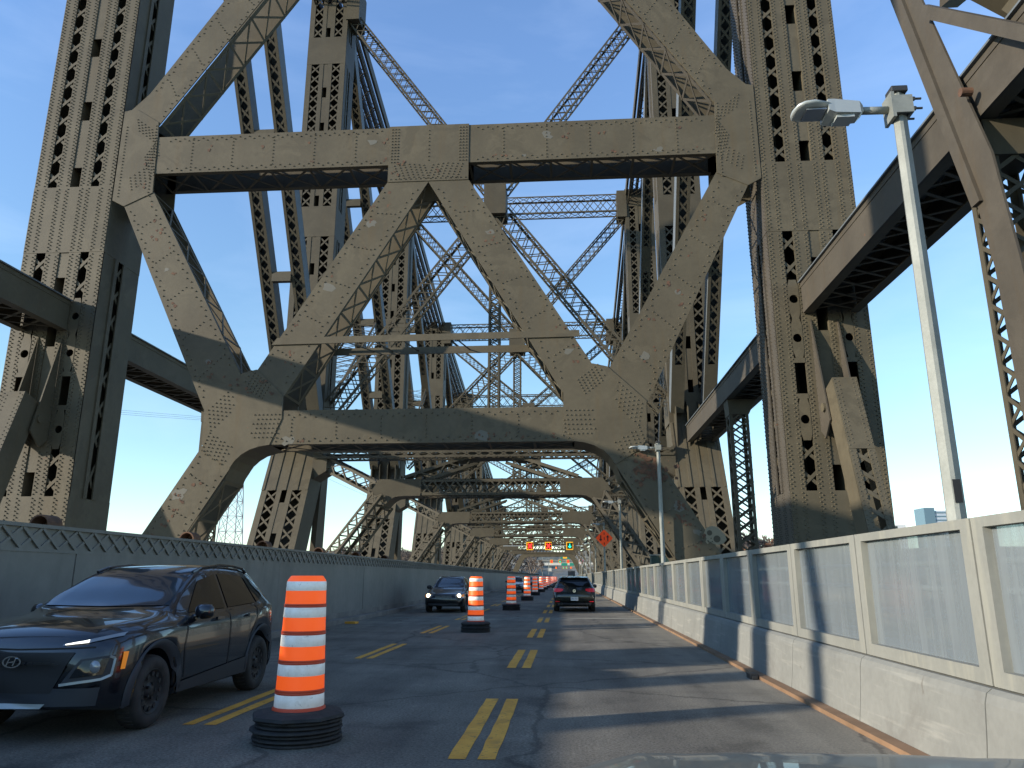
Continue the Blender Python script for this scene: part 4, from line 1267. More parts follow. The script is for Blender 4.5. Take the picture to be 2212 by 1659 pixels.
# ------------------------------------------------------------------ signs
def text_obj(name, body, size, m, parent, loc, rot=(math.pi / 2, 0, 0), ext=0.002, sx=1.0):
    cu = bpy.data.curves.new(name, 'FONT'); cu.body = body; cu.size = size; cu.extrude = ext; cu.align_x = 'CENTER'; cu.align_y = 'CENTER'
    tmp = bpy.data.objects.new("tmp", cu); C.objects.link(tmp)
    me = bpy.data.meshes.new_from_object(tmp); C.objects.unlink(tmp); bpy.data.objects.remove(tmp)
    me.name = name; me.materials.clear(); me.materials.append(m)
    o = bpy.data.objects.new(name, me); C.objects.link(o); o.parent = parent
    off = Vector((0, 0, 0)); q = parent
    while q is not None: off += q.location; q = q.parent
    o.location = Vector(loc) - off; o.rotation_euler = rot; o.scale = (sx, 1, 1)
    return o
SX, SY, SZ = 3.18, zz - 0.16, 4.50
t = thing("diamond_sign", (SX, SY, SZ), "orange diamond road-works sign with two opposite black arrows on a lamp pole", "road sign")
mb = MB(); h = 0.67; c = 0.05
pts = [(SX - h, SY, SZ - c), (SX - h, SY, SZ + c), (SX - c, SY, SZ + h), (SX + c, SY, SZ + h), (SX + h, SY, SZ + c), (SX + h, SY, SZ - c), (SX + c, SY, SZ - h), (SX - c, SY, SZ - h)]
mb.poly(pts[::-1], (0, 1, 0), 0.02); mb.out("sign_board", SIGN_O, t)
mb = MB(); yb = SY - 0.006
def pf(pts): mb.poly([(SX + a, yb, SZ + b) for a, b in pts], (0, 1, 0), 0.004)
for a, b in ((-.52, -.34), (-.13, .07), (.28, .46)): pf([(-.028, a), (.028, a), (.028, b), (-.028, b)])
pf([(-.33, .24), (-.24, .24), (-.24, -.06), (-.16, -.06), (-.285, -.27), (-.41, -.06), (-.33, -.06)])
pf([(.24, -.24), (.33, -.24), (.33, .06), (.41, .06), (.285, .27), (.16, .06), (.24, .06)])
mb.out("arrows", BLACKM, t)
mb = MB(); mb.box(SX - .3, SX + .3, SY + .021, SY + .10, SZ + .1, SZ + .16); mb.box(SX - .3, SX + .3, SY + .021, SY + .10, SZ - .16, SZ - .1); mb.out("bracket", GALV, t)

def signal(x, y, z, kind, lbl, s=1.0):
    t = thing("lane_signal", (x, y, z), lbl, "lane signal", "lane control signals over the road")
    w_, h_ = 0.58 * s, 0.66 * s; b = 0.15 * s
    mb = MB()
    mb.box(x - w_, x - w_ + b, y - .35 * s, y, z - h_, z + h_); mb.box(x + w_ - b * .6, x + w_, y - .05, y, z - h_, z + h_)
    mb.box(x - w_ + b, x + w_ - b * .6, y - .35 * s, y, z - h_, z - h_ + b); mb.box(x - w_ + b, x + w_ - b * .6, y - .35 * s, y, z + h_ - b, z + h_)
    mb.out("housing", YEL, t)
    mb = MB(); mb.box(x - w_ + b, x + w_ - b * .6, y - .04, y, z - h_ + b, z + h_ - b); mb.out("face", BLACKM, t)
    mb = MB(); r = .36 * s; yy = y - 0.06
    if kind == 'X':
        mb.bar((x - r * .8, yy, z - r), (x + r * .8, yy, z + r), .02, .20 * s, (-1, 0, .8)); mb.bar((x + r * .8, yy - .001, z - r), (x - r * .8, yy - .001, z + r), .02, .20 * s, (1, 0, .8))
        mb.out("red_cross", RED_E, t)
    else:
        mb.poly([(x + a * r, yy, z + q * r) for a, q in ((-.2, 1), (.2, 1), (.2, -.05), (.75, -.05), (.6, -.45), (0, -1), (-.6, -.45), (-.75, -.05), (-.2, -.05))], (0, 1, 0), .02)
        mb.out("green_arrow", GRN_E, t)
GY = 130.0
t = thing("signal_gantry", (-3, GY + .2, 6.4), "thin horizontal pipe under the fifth frame carrying three near lane signals", "gantry")
mb = MB(); mb.tube((-10.5, GY + .25, 6.45), (3.2, GY + .25, 6.45), 0.07, 10); mb.out("pipe", ALU, t)
mb = MB()
for x in (-9, -7.4, -4.2, -.8, 2.2): mb.tube((x, GY + .25, 6.45), (x, GY + 1.2, 7.0), 0.04, 6)
mb.out("brackets", ALU, t)
signal(-5.97, GY, 6.42, 'X', "left of the three near lane signals, lit with a red cross")
signal(-2.88, GY, 6.42, 'X', "middle of the three near lane signals, lit with a red cross")
signal(0.68, GY, 6.42, 'A', "right of the three near lane signals, lit with a green arrow")
G2 = 268.0
t = thing("sign_gantry", (0, G2, 0), "grey gantry beyond the bridge holding the first green sign and small lane signals", "gantry")
mb = MB(); mb.box(-8.2, -7.95, G2, G2 + .25, 0, 9.0); mb.box(6.3, 6.55, G2, G2 + .25, 0, 9.0); mb.out("posts", GALV, t)
mb = MB(); laced_bar(mb, (-8.1, G2 + .1, 7.0), (6.4, G2 + .1, 7.0), .8, .5, (0, 0, 1), .1, .8, faces='fb', x=False); mb.out("truss_beam", GALV, t)
for x, k, l in ((-4.9, 'X', "left"), (-2.0, 'A', "middle"), (.75, 'X', "right")):
    signal(x, G2 - .3, 6.5, k, "%s of three small lane signals on the gantry beyond the bridge, %s" % (l, "red cross" if k == 'X' else "green arrow"), .86)
t = thing("guide_sign", (.5, G2 - .4, 8.3), "green highway guide sign with a yellow exit tab above far signals", "road sign")
mb = MB(); mb.box(-1.8, 2.7, G2 - .4, G2 - .34, 7.4, 8.6); mb.out("board", SIGN_G, t)
mb = MB(); mb.box(-1.0, .4, G2 - .42, G2 - .405, 7.5, 8.4); yt = mb.out("exit_tab", YEL, t)
text_obj("lettering", "117", .55, BLACKM, t, (-.3, G2 - .44, 7.95)); text_obj("lettering", "N", .5, SIGN_W, t, (1.6, G2 - .44, 8.0))
G3 = 400.0
t = thing("sign_gantry", (0, G3, 0), "farther gantry with two green signs under the overpass", "gantry")
mb = MB()
for x in (-9, 9): mb.box(x, x + .3, G3, G3 + .3, 0, 9.0)
mb.box(-9, 9.3, G3, G3 + .3, 8.6, 8.9); mb.out("frame", GALV, t)
for x0, x1, l in ((-2.4, .8, "left of two far green guide signs under the overpass"), (1.9, 5.3, "right of two far green guide signs under the overpass")):
    mb = MB(); mb.box(x0, x1, G3 - .15, G3 - .05, 6.9, 8.3); tag(mb.out("guide_sign", SIGN_G), l, "road sign")
for x, k, l in ((-5, 'X', "leftmost tiny far lane signal, red"), (-1.3, 'A', "left tiny far green lane signal"), (.3, 'A', "right tiny far green lane signal"), (2.6, 'X', "rightmost tiny far lane signal, red")):
    signal(x, G3 - .6, 5.9, k, l, .75)
# no-trucks plate
t = thing("no_trucks_sign", (3.5, 180, 0), "white plate with red circle and black truck beside the far barrier", "road sign")
mb = MB(); mb.box(3.45, 3.53, 180.05, 180.13, 0, 5.6); mb.out("post", GALV, t)
mb = MB(); mb.box(2.98, 4.06, 180.0, 180.04, 4.3, 5.5); mb.out("board", SIGN_W, t)
mb = MB(); vs = []
for i in range(24):
    a = 2 * math.pi * i / 24
    vs += [(3.52 + .48 * math.cos(a), 179.985, 4.9 + .48 * math.sin(a)), (3.52 + .38 * math.cos(a), 179.985, 4.9 + .38 * math.sin(a))]
mb.add(vs, [(2 * i, (2 * i + 2) % 48, (2 * i + 3) % 48, 2 * i + 1) for i in range(24)]); mb.bar((3.2, 179.98, 5.2), (3.84, 179.98, 4.6), .01, .09, (1, 0, 1)); mb.out("red_circle", SIGN_RD, t)
mb = MB(); mb.box(3.25, 3.6, 179.988, 179.996, 4.78, 5.05); mb.box(3.62, 3.78, 179.988, 179.996, 4.78, 4.95); mb.out("truck_symbol", BLACKM, t)
# cabinet
t = thing("control_cabinet", (4.4, 45, 0), "dark green cabinet just above the barrier near the second lamp", "cabinet")
mb = MB(); mb.box(3.9, 4.25, 36.0, 36.6, .1, 2.35); mb.box(4.28, 4.8, 36.0, 36.6, .1, 2.30); mb.out("body", mat("dark_green_cabinet", (.03, .06, .05), .5), t, False, .02)
mb = MB(); mb.box(3.88, 4.82, 35.96, 36.64, 2.36, 2.42); mb.out("lid", GALV, t)

# ------------------------------------------------------------------ overpasses, pylon, wires, towers, trees
t = thing("overpass", (0, 560, 0), "pale concrete overpass crossing the road beyond the bridge", "overpass")
mb = MB(); mb.box(-60, 90, 560, 572, 9.4, 11.2); mb.out("deck", OVERP, t)
mb = MB()
for x in (-28, -13, 12, 40): mb.box(x, x + 2.6, 563, 568, 0, 9.38)
mb.out("piers", OVERP, t)
t = thing("overpass", (0, 720, 0), "grey railed elevated road behind the pale overpass", "overpass")
mb = MB(); mb.box(-90, 110, 720, 730, 15.2, 16.6); mb.out("deck", WALLP, t)
mb = MB(); mb.box(-90, 110, 719.6, 719.8, 18.2, 18.5)
for x in range(-90, 110, 6): mb.box(x, x + .5, 719.6, 719.8, 16.6, 18.3)
mb.out("railing", GALV, t)
mb = MB()
for x in (-50, -20, 14, 60): mb.box(x, x + 2, 722, 727, 4, 15.19)
mb.out("piers", OVERP, t)

px_, py_ = -133.5, 300.0
t = thing("lattice_pylon", (px_, py_, 0), "tall red and grey lattice pylon seen through the left portal leg gap", "pylon")
mb = MB(); mr_ = MB()
HT = 74; lv = [0, 7, 13, 19, 25, 31, 37, 43, 49, 55, 61, 67, 74]
def hw(z): return 4.4 * (1 - z / 90)
def crn(i, z): return Vector((px_ + (-1, 1, 1, -1)[i] * hw(z), py_ + (-1, -1, 1, 1)[i] * hw(z), z))
for i in range(4):
    mb.bar(crn(i, -3), crn(i, HT), .30, .30)
for a, b in zip(lv[:-1], lv[1:]):
    for i in range(4):
        j = (i + 1) % 4
        mr_.bar(crn(i, a), crn(j, b), .14, .14); mr_.bar(crn(j, a), crn(i, b), .14, .14); mb.bar(crn(i, b), crn(j, b), .18, .18)
mb.bar((px_ - 9, py_, 64), (px_ + 9, py_, 64), .5, .5); mb.bar((px_ - 7, py_, 71), (px_ + 7, py_, 71), .4, .4)
mb.out("legs", PYL, t); mr_.out("bracing", PYLD, t)
def wire(a, b, sag, lbl):
    mb = MB(); a = Vector(a); b = Vector(b); pr = None
    for k in range(25):
        f = k / 24; p = a.lerp(b, f); p.z -= sag * 4 * f * (1 - f)
        if pr is not None: mb.tube(pr, p, .055, 4, cap=False)
        pr = p
    tag(mb.out("power_line", WIRE), lbl, "cable", "power lines left of the bridge")
for k, (dz, dx) in enumerate(((64, -8.5), (64, 0), (64, 8.5))):
    wire((-420 + dx, 180, 92), (px_ + dx, py_, dz), 7, "%s of three thin power cables in the sky at left" % ["lowest", "middle", "highest"][k])
    wire((px_ + dx, py_, dz), (-20 + dx, 820, 60), 22, "%s thin cable sagging right from the pylon toward the far shore" % ["first", "second", "third"][k])

t = thing("office_tower", (390, 860, 0), "tall blue and white office tower rising beyond the right barrier", "building")
mb = MB(); bx, by = 388, 860
mb.box(bx, bx + 11, by, by + 24, -5, 74); mb.out("glass_block", BGLASS, t)
mb = MB(); mb.box(bx + 11.2, bx + 28, by + 1, by + 25, -5, 71); mb.out("clad_block", BLDG, t)
mb = MB()
for z in range(4, 70, 4): mb.box(bx + 11, bx + 28.2, by + .7, by + .99, z, z + 1.4)
mb.out("window_bands", BGLASS, t)
t = thing("low_tower", (352, 860, 0), "small white block with dark top windows left of the office tower", "building")
mb = MB(); mb.box(350, 367, 860, 875, -5, 56); mb.out("walls", mat("white_render_wall", (.55, .56, .56), .8), t)
mb = MB(); mb.box(351, 358, 859.8, 859.99, 52, 54.6); mb.box(360, 366, 859.8, 859.99, 48, 50); mb.out("windows", TINT, t)
t = thing("hilltop_building", (-230, 700, 0), "long low grey building on the far left bank beyond the posts", "building")
mb = MB(); mb.box(-275, -190, 700, 715, 0, 24.5); mb.out("walls", BLDG, t)
mb = MB(); mb.box(-262, -255, 700, 706, 24.5, 28); mb.out("roof_box", OVERP, t)
t = thing("mast_light", (-196, 560, 0), "thin high-mast light on the far left bank", "street lamp")
mb = MB(); mb.tube((-190, 540, 0), (-190, 540, 37), .35, 8, .2); mb.out("mast", GALV, t)
mb = MB(); mb.box(-192.2, -187.8, 539.7, 540.3, 36.6, 37.1); mb.out("lamp_ring", GALV, t)

def bare_tree(seed, h, twigs, spread=0.55):
    random.seed(seed); tr, cr_ = MB(), MB()
    def grow(p, d, l, r, dep):
        q = p + d * l
        if dep <= 2: r = max(r, .045)
        (tr if dep > 2 else cr_).tube(p, q, r, 4 if dep > 2 else 3, r * .65, cap=False)
        if dep == 0: return
        for k in range(3 if dep > 1 else twigs):
            e = Vector((random.gauss(0, 1), random.gauss(0, 1), random.gauss(.25, .7))).normalized()
            nd = (d * (1 - spread * .7) + e * spread).normalized()
            grow(p + d * l * random.uniform(.55, 1), nd, l * random.uniform(.58, .8), r * .6, dep - 1)
    grow(Vector((0, 0, -.5)), Vector((0, 0, 1)), h * .32, h * .022, 5)
    return tr, cr_
kinds = []
for sd_, h_, m_ in ((1, 9, BARK), (5, 12, BARK), (8, 7, BARK_R), (13, 10, BARK)):
    a, b = bare_tree(sd_, h_, 7)
    t = thing("bare_tree", (0, 0, 0), "leafless grey-brown tree", "tree", "bare trees on the far bank")
    a.out("trunk", BARK, t); b.out("crown", m_, t); kinds.append(t)
random.seed(21)
spots = []
for k in range(34): spots.append((random.uniform(-66, -9.5), random.uniform(222, 300), random.choice((0, 1, 3))))
for k in range(18):
    y_ = random.uniform(225, 330); spots.append((random.uniform(-.31, -.20) * y_, y_, random.choice((0, 1, 3))))
for k in range(20): spots.append((random.uniform(50, 62), random.uniform(216, 245), random.choice((0, 2, 2))))
for k in range(12): spots.append((random.uniform(15, 44), random.uniform(222, 300), random.choice((0, 1, 3))))
for k in range(10): spots.append((random.uniform(-40, -14), random.uniform(320, 480), random.choice((0, 1, 3))))
used = set()
for k, (x, y_, kd) in enumerate(spots):
    src = kinds[kd]
    o = src if kd not in used else copy_tree(src)
    used.add(kd)
    o.location = (x, y_, gz(x, y_) - .1); o.rotation_euler.z = random.uniform(0, 6.3); s_ = random.uniform(1.9, 2.5) if x > 40 else random.uniform(.75, 1.15) if x / y_ < -.22 else random.uniform(.95, 1.4); o.scale = (s_, s_, s_)
    o["label"] = "russet twiggy tree on the far right bank seen between posts" if kd == 2 else ("leafless tree on the far right bank beyond the barrier" if x > 0 else "leafless grey-brown tree on the far left bank beyond the wall")
# ------------------------------------------------------------------ vehicles
def crom(tab, y):
    if y <= tab[0][0]: return tab[0][1]
    if y >= tab[-1][0]: return tab[-1][1]
    for i in range(len(tab) - 1):
        if tab[i][0] <= y <= tab[i + 1][0]:
            a, b = tab[i], tab[i + 1]; h = b[0] - a[0]; t_ = (y - a[0]) / h
            def sl(k):
                if k == 0 or k == len(tab) - 1: return 0 if False else (tab[min(k + 1, len(tab) - 1)][1] - tab[max(k - 1, 0)][1]) / (tab[min(k + 1, len(tab) - 1)][0] - tab[max(k - 1, 0)][0])
                d0 = (tab[k][1] - tab[k - 1][1]) / (tab[k][0] - tab[k - 1][0]); d1 = (tab[k + 1][1] - tab[k][1]) / (tab[k + 1][0] - tab[k][0])
                return 0 if d0 * d1 <= 0 else 2 * d0 * d1 / (d0 + d1)
            m0, m1_ = sl(i) * h, sl(i + 1) * h
            return (2 * t_**3 - 3 * t_**2 + 1) * a[1] + (t_**3 - 2 * t_**2 + t_) * m0 + (-2 * t_**3 + 3 * t_**2) * b[1] + (t_**3 - t_**2) * m1_
class Car:
    def __init__(s, name, lbl, loc, rot, Lc, zt, zs, ws, wt, axles, rw, paint, floor=.24, arch=.075):
        s.root = thing(name, (0, 0, 0), lbl, "car"); s.L = Lc; s.paint = paint; s.axles = axles; s.rw = rw; s.ws = ws
        ys = [0, .015, .04, .08, .13, .19]; y = .25
        while y < Lc - .22: ys.append(y); y += .04
        ys += [Lc - .19, Lc - .13, Lc - .08, Lc - .04, Lc - .015, Lc]
        vs, fs = [], []; ring = 0
        for y in ys:
            T, S, W_, Wt = crom(zt, y), crom(zs, y), crom(ws, y), crom(wt, y)
            zb = floor
            if y < .25: zb = floor + .05 * (1 - y / .25)
            if y > Lc - .3: zb = floor + .10 * (y - Lc + .3) / .3
            for ya in axles:
                d = rw + arch
                if abs(y - ya) < d: zb = max(zb, rw + math.sqrt(d * d - (y - ya) ** 2))
            pts = [(0, floor + .03 if zb > floor + .12 else zb), (W_ - .30, floor + .03 if zb > floor + .12 else zb), (W_ - .28, zb), (W_ - .07, zb), (W_ - .025, zb + .03), (W_ - .012, max(zb + .05, .40)), (W_ + .002, max(zb + .06, S - .30)), (W_ - .004, S - .12), (W_ - .022, S - .03), (W_ - .065, S + .012)]
            e = (Wt, T - .075) if T - S > .12 else (Wt, S + (T - S) * .6)
            pts += [(pts[-1][0] + (e[0] - pts[-1][0]) * .5, pts[-1][1] + (e[1] - pts[-1][1]) * .5), e, (Wt - .035, T - .03) if T - S > .12 else (Wt - .06, S + (T - S) * .78), (Wt - .10, T - .012), (Wt * .5, T), (0, T + .006)]
            full = pts + [(-a, b) for a, b in pts[-2:0:-1]]
            ring = len(full)
            for a, b in full: vs.append((a, y, b))
        n = len(ys)
        for j in range(n - 1):
            for i in range(ring):
                fs.append((j * ring + i, j * ring + (i + 1) % ring, (j + 1) * ring + (i + 1) % ring, (j + 1) * ring + i))
        fs.append(tuple(range(ring))[::-1]); fs.append(tuple(range((n - 1) * ring, n * ring)))
        # plan-view curvature of nose and tail
        def bend(p):
            x, y, z = p; W_ = crom(ws, y) + .01
            c = (abs(x) / .9) ** 3
            if y < .6: y += .20 * c * (1 - y / .6)
            if y > Lc - .5: y -= .12 * c * (y - Lc + .5) / .5
            return (x, y, z)
        vs = [bend(p) for p in vs]
        mb = MB(); mb.add(vs, fs); s.body = mb.out("body", paint, s.root, True)
        s.bvh = BVHTree.FromPolygons([Vector(v) for v in vs], fs)
        s.loc = loc; s.rot = rot
    def hit(s, view, a, b, off):
        if view == 'F': o, d = Vector((a, -3, b)), Vector((0, 1, 0))
        elif view == 'B': o, d = Vector((a, s.L + 3, b)), Vector((0, -1, 0))
        elif view == 'R': o, d = Vector((3, a, b)), Vector((-1, 0, 0))
        elif view == 'L': o, d = Vector((-3, a, b)), Vector((1, 0, 0))
        else: o, d = Vector((a, b, 4)), Vector((0, 0, -1))
        h = s.bvh.ray_cast(o, d)
        if h[0] is None: return None
        nn = h[1]
        if nn.dot(d) > 0: nn = -nn
        return h[0] + nn * off - d * off * .5
    def patch(s, name, view, lo, hi, m, off=.006, nu=14, nv=6, parent=None, mb=None, smooth=True):
        """ruled patch between two outlines, laid on the body"""
        own = mb is None
        if own: mb = MB()
        def samp(pl, t_):
            Ls = [math.dist(pl[i], pl[i + 1]) for i in range(len(pl) - 1)]; tt = t_ * sum(Ls)
            for i, l in enumerate(Ls):
                if tt <= l or i == len(Ls) - 1:
                    f = min(1, tt / l if l else 0); return (pl[i][0] + (pl[i + 1][0] - pl[i][0]) * f, pl[i][1] + (pl[i + 1][1] - pl[i][1]) * f)
                tt -= l
        V_, idx = [], {}
        for i in range(nu + 1):
            p, q = samp(lo, i / nu), samp(hi, i / nu)
            for j in range(nv + 1):
                f = j / nv; h = s.hit(view, p[0] + (q[0] - p[0]) * f, p[1] + (q[1] - p[1]) * f, off)
                if h is not None: idx[(i, j)] = len(V_); V_.append(h)
        F_ = []
        for i in range(nu):
            for j in range(nv):
                k = [(i, j), (i + 1, j), (i + 1, j + 1), (i, j + 1)]
                if all(c_ in idx for c_ in k): F_.append(tuple(idx[c_] for c_ in k))
        mb.add(V_, F_)
        if own: return mb.out(name, m, parent or s.root, smooth)
    def line(s, mb, view, pts, w_=.008, off=.004):
        pr = None
        for i in range(len(pts) - 1):
            n = max(2, int(math.dist(pts[i], pts[i + 1]) / .06))
            for k in range(n + 1):
                f = k / n; h = s.hit(view, pts[i][0] + (pts[i + 1][0] - pts[i][0]) * f, pts[i][1] + (pts[i + 1][1] - pts[i][1]) * f, off)
                if h is not None and pr is not None and (h - pr).length < .3: mb.bar(pr, h, w_, .004, (1, 0, 0) if view in 'RL' else (0, 1, 0))
                pr = h
            pr = None
    def wheels(s, rim, dishes=10, clad=None, cw=.06):
        for ya in s.axles:
            for sx in (-1, 1):
                xo = sx * (crom(s.ws, ya) - .035); r = s.rw
                mb = MB(); mb.lathe([(r * .62, -sx * .01), (r * .70, sx * .012), (r * .93, sx * .006), (r * .99, -sx * .025), (r, -sx * .06), (r, -sx * .16), (r * .97, -sx * .20), (r * .6, -sx * .21)], (xo, ya, r), 'x', 40)
                for k in range(40):
                    a = 2 * math.pi * k / 40; mb.bar((xo - sx * .05, ya + (r + .001) * math.cos(a), r + (r + .001) * math.sin(a)), (xo - sx * .17, ya + (r + .001) * math.cos(a + .05), r + (r + .001) * math.sin(a + .05)), .012, .006, (0, math.cos(a), math.sin(a)))
                ty = mb.out("wheel", RUBBER, s.root, True)
                mb = MB(); mb.lathe([(r * .64, -sx * .008), (r * .60, -sx * .002), (r * .57, -sx * .03), (r * .40, -sx * .018), (r * .26, -sx * .05), (r * .18, -sx * .02), (r * .10, -sx * .012), (0, -sx * .012)], (xo, ya, r), 'x', 36)
                mb.out("rim", rim, ty, True)
                mb = MB()
                for k in range(dishes):
                    a = 2 * math.pi * k / dishes; c = (xo - sx * .012, ya + r * .48 * math.cos(a), r + r * .48 * math.sin(a))
                    mb.tube(c, (c[0] - sx * .03, c[1], c[2]), r * .075, 10)
                for k in range(5):
                    a = 2 * math.pi * k / 5; c = (xo - sx * .01, ya + r * .2 * math.cos(a), r + r * .2 * math.sin(a)); mb.tube(c, (c[0] - sx * .03, c[1], c[2]), r * .045, 6)
                mb.out("rim_openings", BLACKM if dishes else rim, ty)
                if clad:
                    mb = MB(); V_ = []; n = 28; d = s.rw + .075
                    for k in range(n + 1):
                        a = -.05 * math.pi + 1.1 * math.pi * k / n
                        for rr_, of in ((d + .001, .012), (d + cw, .016), (d + cw + .012, .002)):
                            h = s.hit('R' if sx > 0 else 'L', ya + rr_ * math.cos(a), max(.25, r + rr_ * math.sin(a)), of)
                            V_.append(h if h is not None and abs(h.x) > .55 else Vector((sx * crom(s.ws, ya), ya + rr_ * math.cos(a), max(.25, r + rr_ * math.sin(a)))))
                    mb.add(V_, [(3 * k + i, 3 * k + 3 + i, 3 * k + 4 + i, 3 * k + 1 + i) for k in range(n) for i in range(2)])
                    mb.out("wheel_arch_trim", clad, s.root, True)
    def mirror_(s, y, z, m, sxs=(-1, 1), w_=.11):
        for sx in sxs:
            h = s.hit('R' if sx > 0 else 'L', y, z, 0)
            x = abs(h.x) if h is not None else .8
            mb = MB(); mb.bar((sx * (x - .02), y, z - .03), (sx * (x + .06), y - .01, z - .01), .05, .04); vs = []
            for k, (dx, a, b) in enumerate(((.03, .03, .05), (.06, .06, .075), (.12, .075, .085), (.19, .065, .075), (.225, .03, .045))):
                for q in range(10):
                    t_ = 2 * math.pi * q / 10; vs.append((sx * (x + dx), y + a * math.cos(t_), z + .03 + b * math.sin(t_)))
            mb.add(vs, [(10 * j + i, 10 * j + (i + 1) % 10, 10 * j + 10 + (i + 1) % 10, 10 * j + 10 + i) for j in range(4) for i in range(10)] + [tuple(range(10)), tuple(range(40, 50))])
            mb.out("wing_mirror", m, s.root, True)
    def place(s):
        s.root.location = s.loc; s.root.rotation_euler.z = s.rot

# --- near SUV
suv = Car("suv", "glossy black compact SUV driving towards the camera at lower left", (-4.93, 6.86, 0), 0, 4.17,
    zt=[(0, .66), (.03, .80), (.10, .90), (.25, .96), (.6, 1.02), (1.0, 1.06), (1.18, 1.10), (1.6, 1.31), (2.0, 1.48), (2.3, 1.545), (2.7, 1.565), (3.2, 1.55), (3.6, 1.50), (3.82, 1.42), (3.98, 1.22), (4.10, 1.02), (4.17, .80)],
    zs=[(0, .62), (.05, .74), (.15, .84), (.4, .91), (.9, .965), (1.4, .985), (2.4, 1.01), (3.2, 1.05), (3.8, 1.09), (4.1, .96), (4.17, .74)],
    ws=[(0, .66), (.05, .76), (.2, .85), (.5, .895), (.9, .905), (1.5, .895), (2.6, .895), (3.3, .91), (3.8, .88), (4.05, .82), (4.17, .70)],
    wt=[(0, .55), (.1, .66), (.5, .74), (1.0, .77), (1.18, .765), (1.6, .70), (2.0, .635), (2.6, .615), (3.3, .60), (3.8, .58), (4.0, .62), (4.17, .55)],
    axles=(.83, 3.43), rw=.335, paint=PAINT_K)
suv.wheels(mat("black_steel_wheel", (.02, .021, .024), .45, .4), 12, CLAD, .065)
suv.patch("windscreen", 'F', [(-.70, 1.125), (0, 1.115), (.70, 1.125)], [(-.575, 1.475), (0, 1.51), (.575, 1.475)], SCREEN, .006, 18, 12)
for sx, vw in ((1, 'R'), (-1, 'L')):
    suv.patch("side_window", vw, [(1.52, 1.045), (2.42, 1.06)], [(1.98, 1.375), (2.42, 1.455)], TINT, .005, 12, 8)
    suv.patch("side_window", vw, [(2.50, 1.062), (3.28, 1.095)], [(2.50, 1.456), (3.20, 1.43)], TINT, .005, 12, 8)
    suv.patch("side_window", vw, [(3.34, 1.10), (3.62, 1.17)], [(3.26, 1.42), (3.66, 1.36)], TINT, .005, 6, 5)
    suv.patch("sill_cladding", vw, [(1.26, .27), (3.00, .27)], [(1.25, .36), (3.03, .46)], CLAD, .010, 16, 3)
    mb = MB()
    for pts in ([(1.42, .98), (1.34, .70), (1.40, .40)], [(2.46, 1.05), (2.46, .42)], [(3.26, 1.08), (3.22, .90), (3.06, .72), (3.02, .48)]): suv.line(mb, vw, pts, .008)
    mb.out("door_gaps", BLACKM, suv.root)
    mb = MB()
    for yy in (2.12, 3.0):
        h = suv.hit(vw, yy, .955, .02); mb.bar(h - Vector((0, .09, 0)), h + Vector((0, .09, 0)), .03, .028)
    mb.out("door_handles", PAINT_K, suv.root)
    mb = MB(); 
    rp = [(2.0, 1.475), (2.2, 1.525), (2.7, 1.56), (3.1, 1.55), (3.4, 1.52), (3.5, 1.475)]
    for (a_, b_), (c_, d_) in zip(rp[:-1], rp[1:]): mb.tube((sx * .575, a_, b_), (sx * .575, c_, d_), .016, 8)
    mb.v = mb.v; mb.out("roof_rail", PAINT_K, suv.root)
    # lamps
    S_ = sx
    suv.patch("running_light", 'F', [(S_ * .40, .815), (S_ * .60, .835), (S_ * .80, .885)], [(S_ * .40, .825), (S_ * .60, .865), (S_ * .80, .915)], LAMPC, .008, 10, 2)
    suv.patch("lit_strip", 'F', [(S_ * .42, .817), (S_ * .60, .838)], [(S_ * .42, .826), (S_ * .60, .860)], DRL, .013, 8, 2)
    hs = suv.patch("headlamp_surround", 'F', [(S_ * .44, .49), (S_ * .78, .535)], [(S_ * .58, .70), (S_ * .80, .73)], CLAD, .014, 8, 6)
    mb = MB(); suv.line(mb, 'F', [(S_ * .44, .49), (S_ * .74, .53), (S_ * .79, .56), (S_ * .80, .70), (S_ * .77, .72)], .022, .02); mb.out("bright_trim", ALU, suv.root)
    suv.patch("headlamp", 'F', [(S_ * .52, .545), (S_ * .745, .57)], [(S_ * .60, .685), (S_ * .77, .705)], TINT, .020, 8, 6)
    hh = suv.hit('F', S_ * .685, .635, .03); mb = MB(); mb.lathe([(0, -.012), (.03, -.008), (.045, 0), (.055, .012)], tuple(hh), 'y', 18); mb.out("headlamp_lens", LAMPC, suv.root, True)
    suv.patch("marker_light", vw, [(.265, .60), (.305, .60)], [(.285, .75), (.335, .75)], AMBER, .008, 3, 4)
suv.patch("grille", 'F', [(-.36, .42), (.36, .42)], [(-.52, .76), (.52, .76)], BLACKM, .008, 14, 6)
suv.patch("lower_bumper", 'F', [(-.72, .31), (.72, .31)], [(-.74, .46), (.74, .46)], CLAD, .006, 18, 4)
suv.patch("skid_plate", 'F', [(-.30, .295), (.30, .295)], [(-.34, .335), (.34, .335)], ALU, .016, 14, 2)
mb = MB(); c0 = suv.hit('F', 0, .685, .02); vs = []
for i in range(28):
    a = 2 * math.pi * i / 28
    for r_ in (1.0, .82): vs.append((.088 * r_ * math.cos(a), c0.y - .012, .685 + .05 * r_ * math.sin(a)))
mb.add(vs, [(2 * i, (2 * i + 2) % 56, (2 * i + 3) % 56, 2 * i + 1) for i in range(28)])
mb.bar((-.042, c0.y - .014, .653), (-.018, c0.y - .014, .717), .012, .012); mb.bar((.018, c0.y - .014, .653), (.042, c0.y - .014, .717), .012, .012); mb.bar((-.032, c0.y - .014, .680), (.032, c0.y - .014, .690), .010, .010)
mb.out("emblem", CHROME, suv.root)
mb = MB(); suv.line(mb, 'F', [(-.66, .80), (0, .785), (.66, .80)], .012); mb.out("bonnet_gap", BLACKM, suv.root)
suv.mirror_(1.62, 1.02, PAINT_K); suv.place()

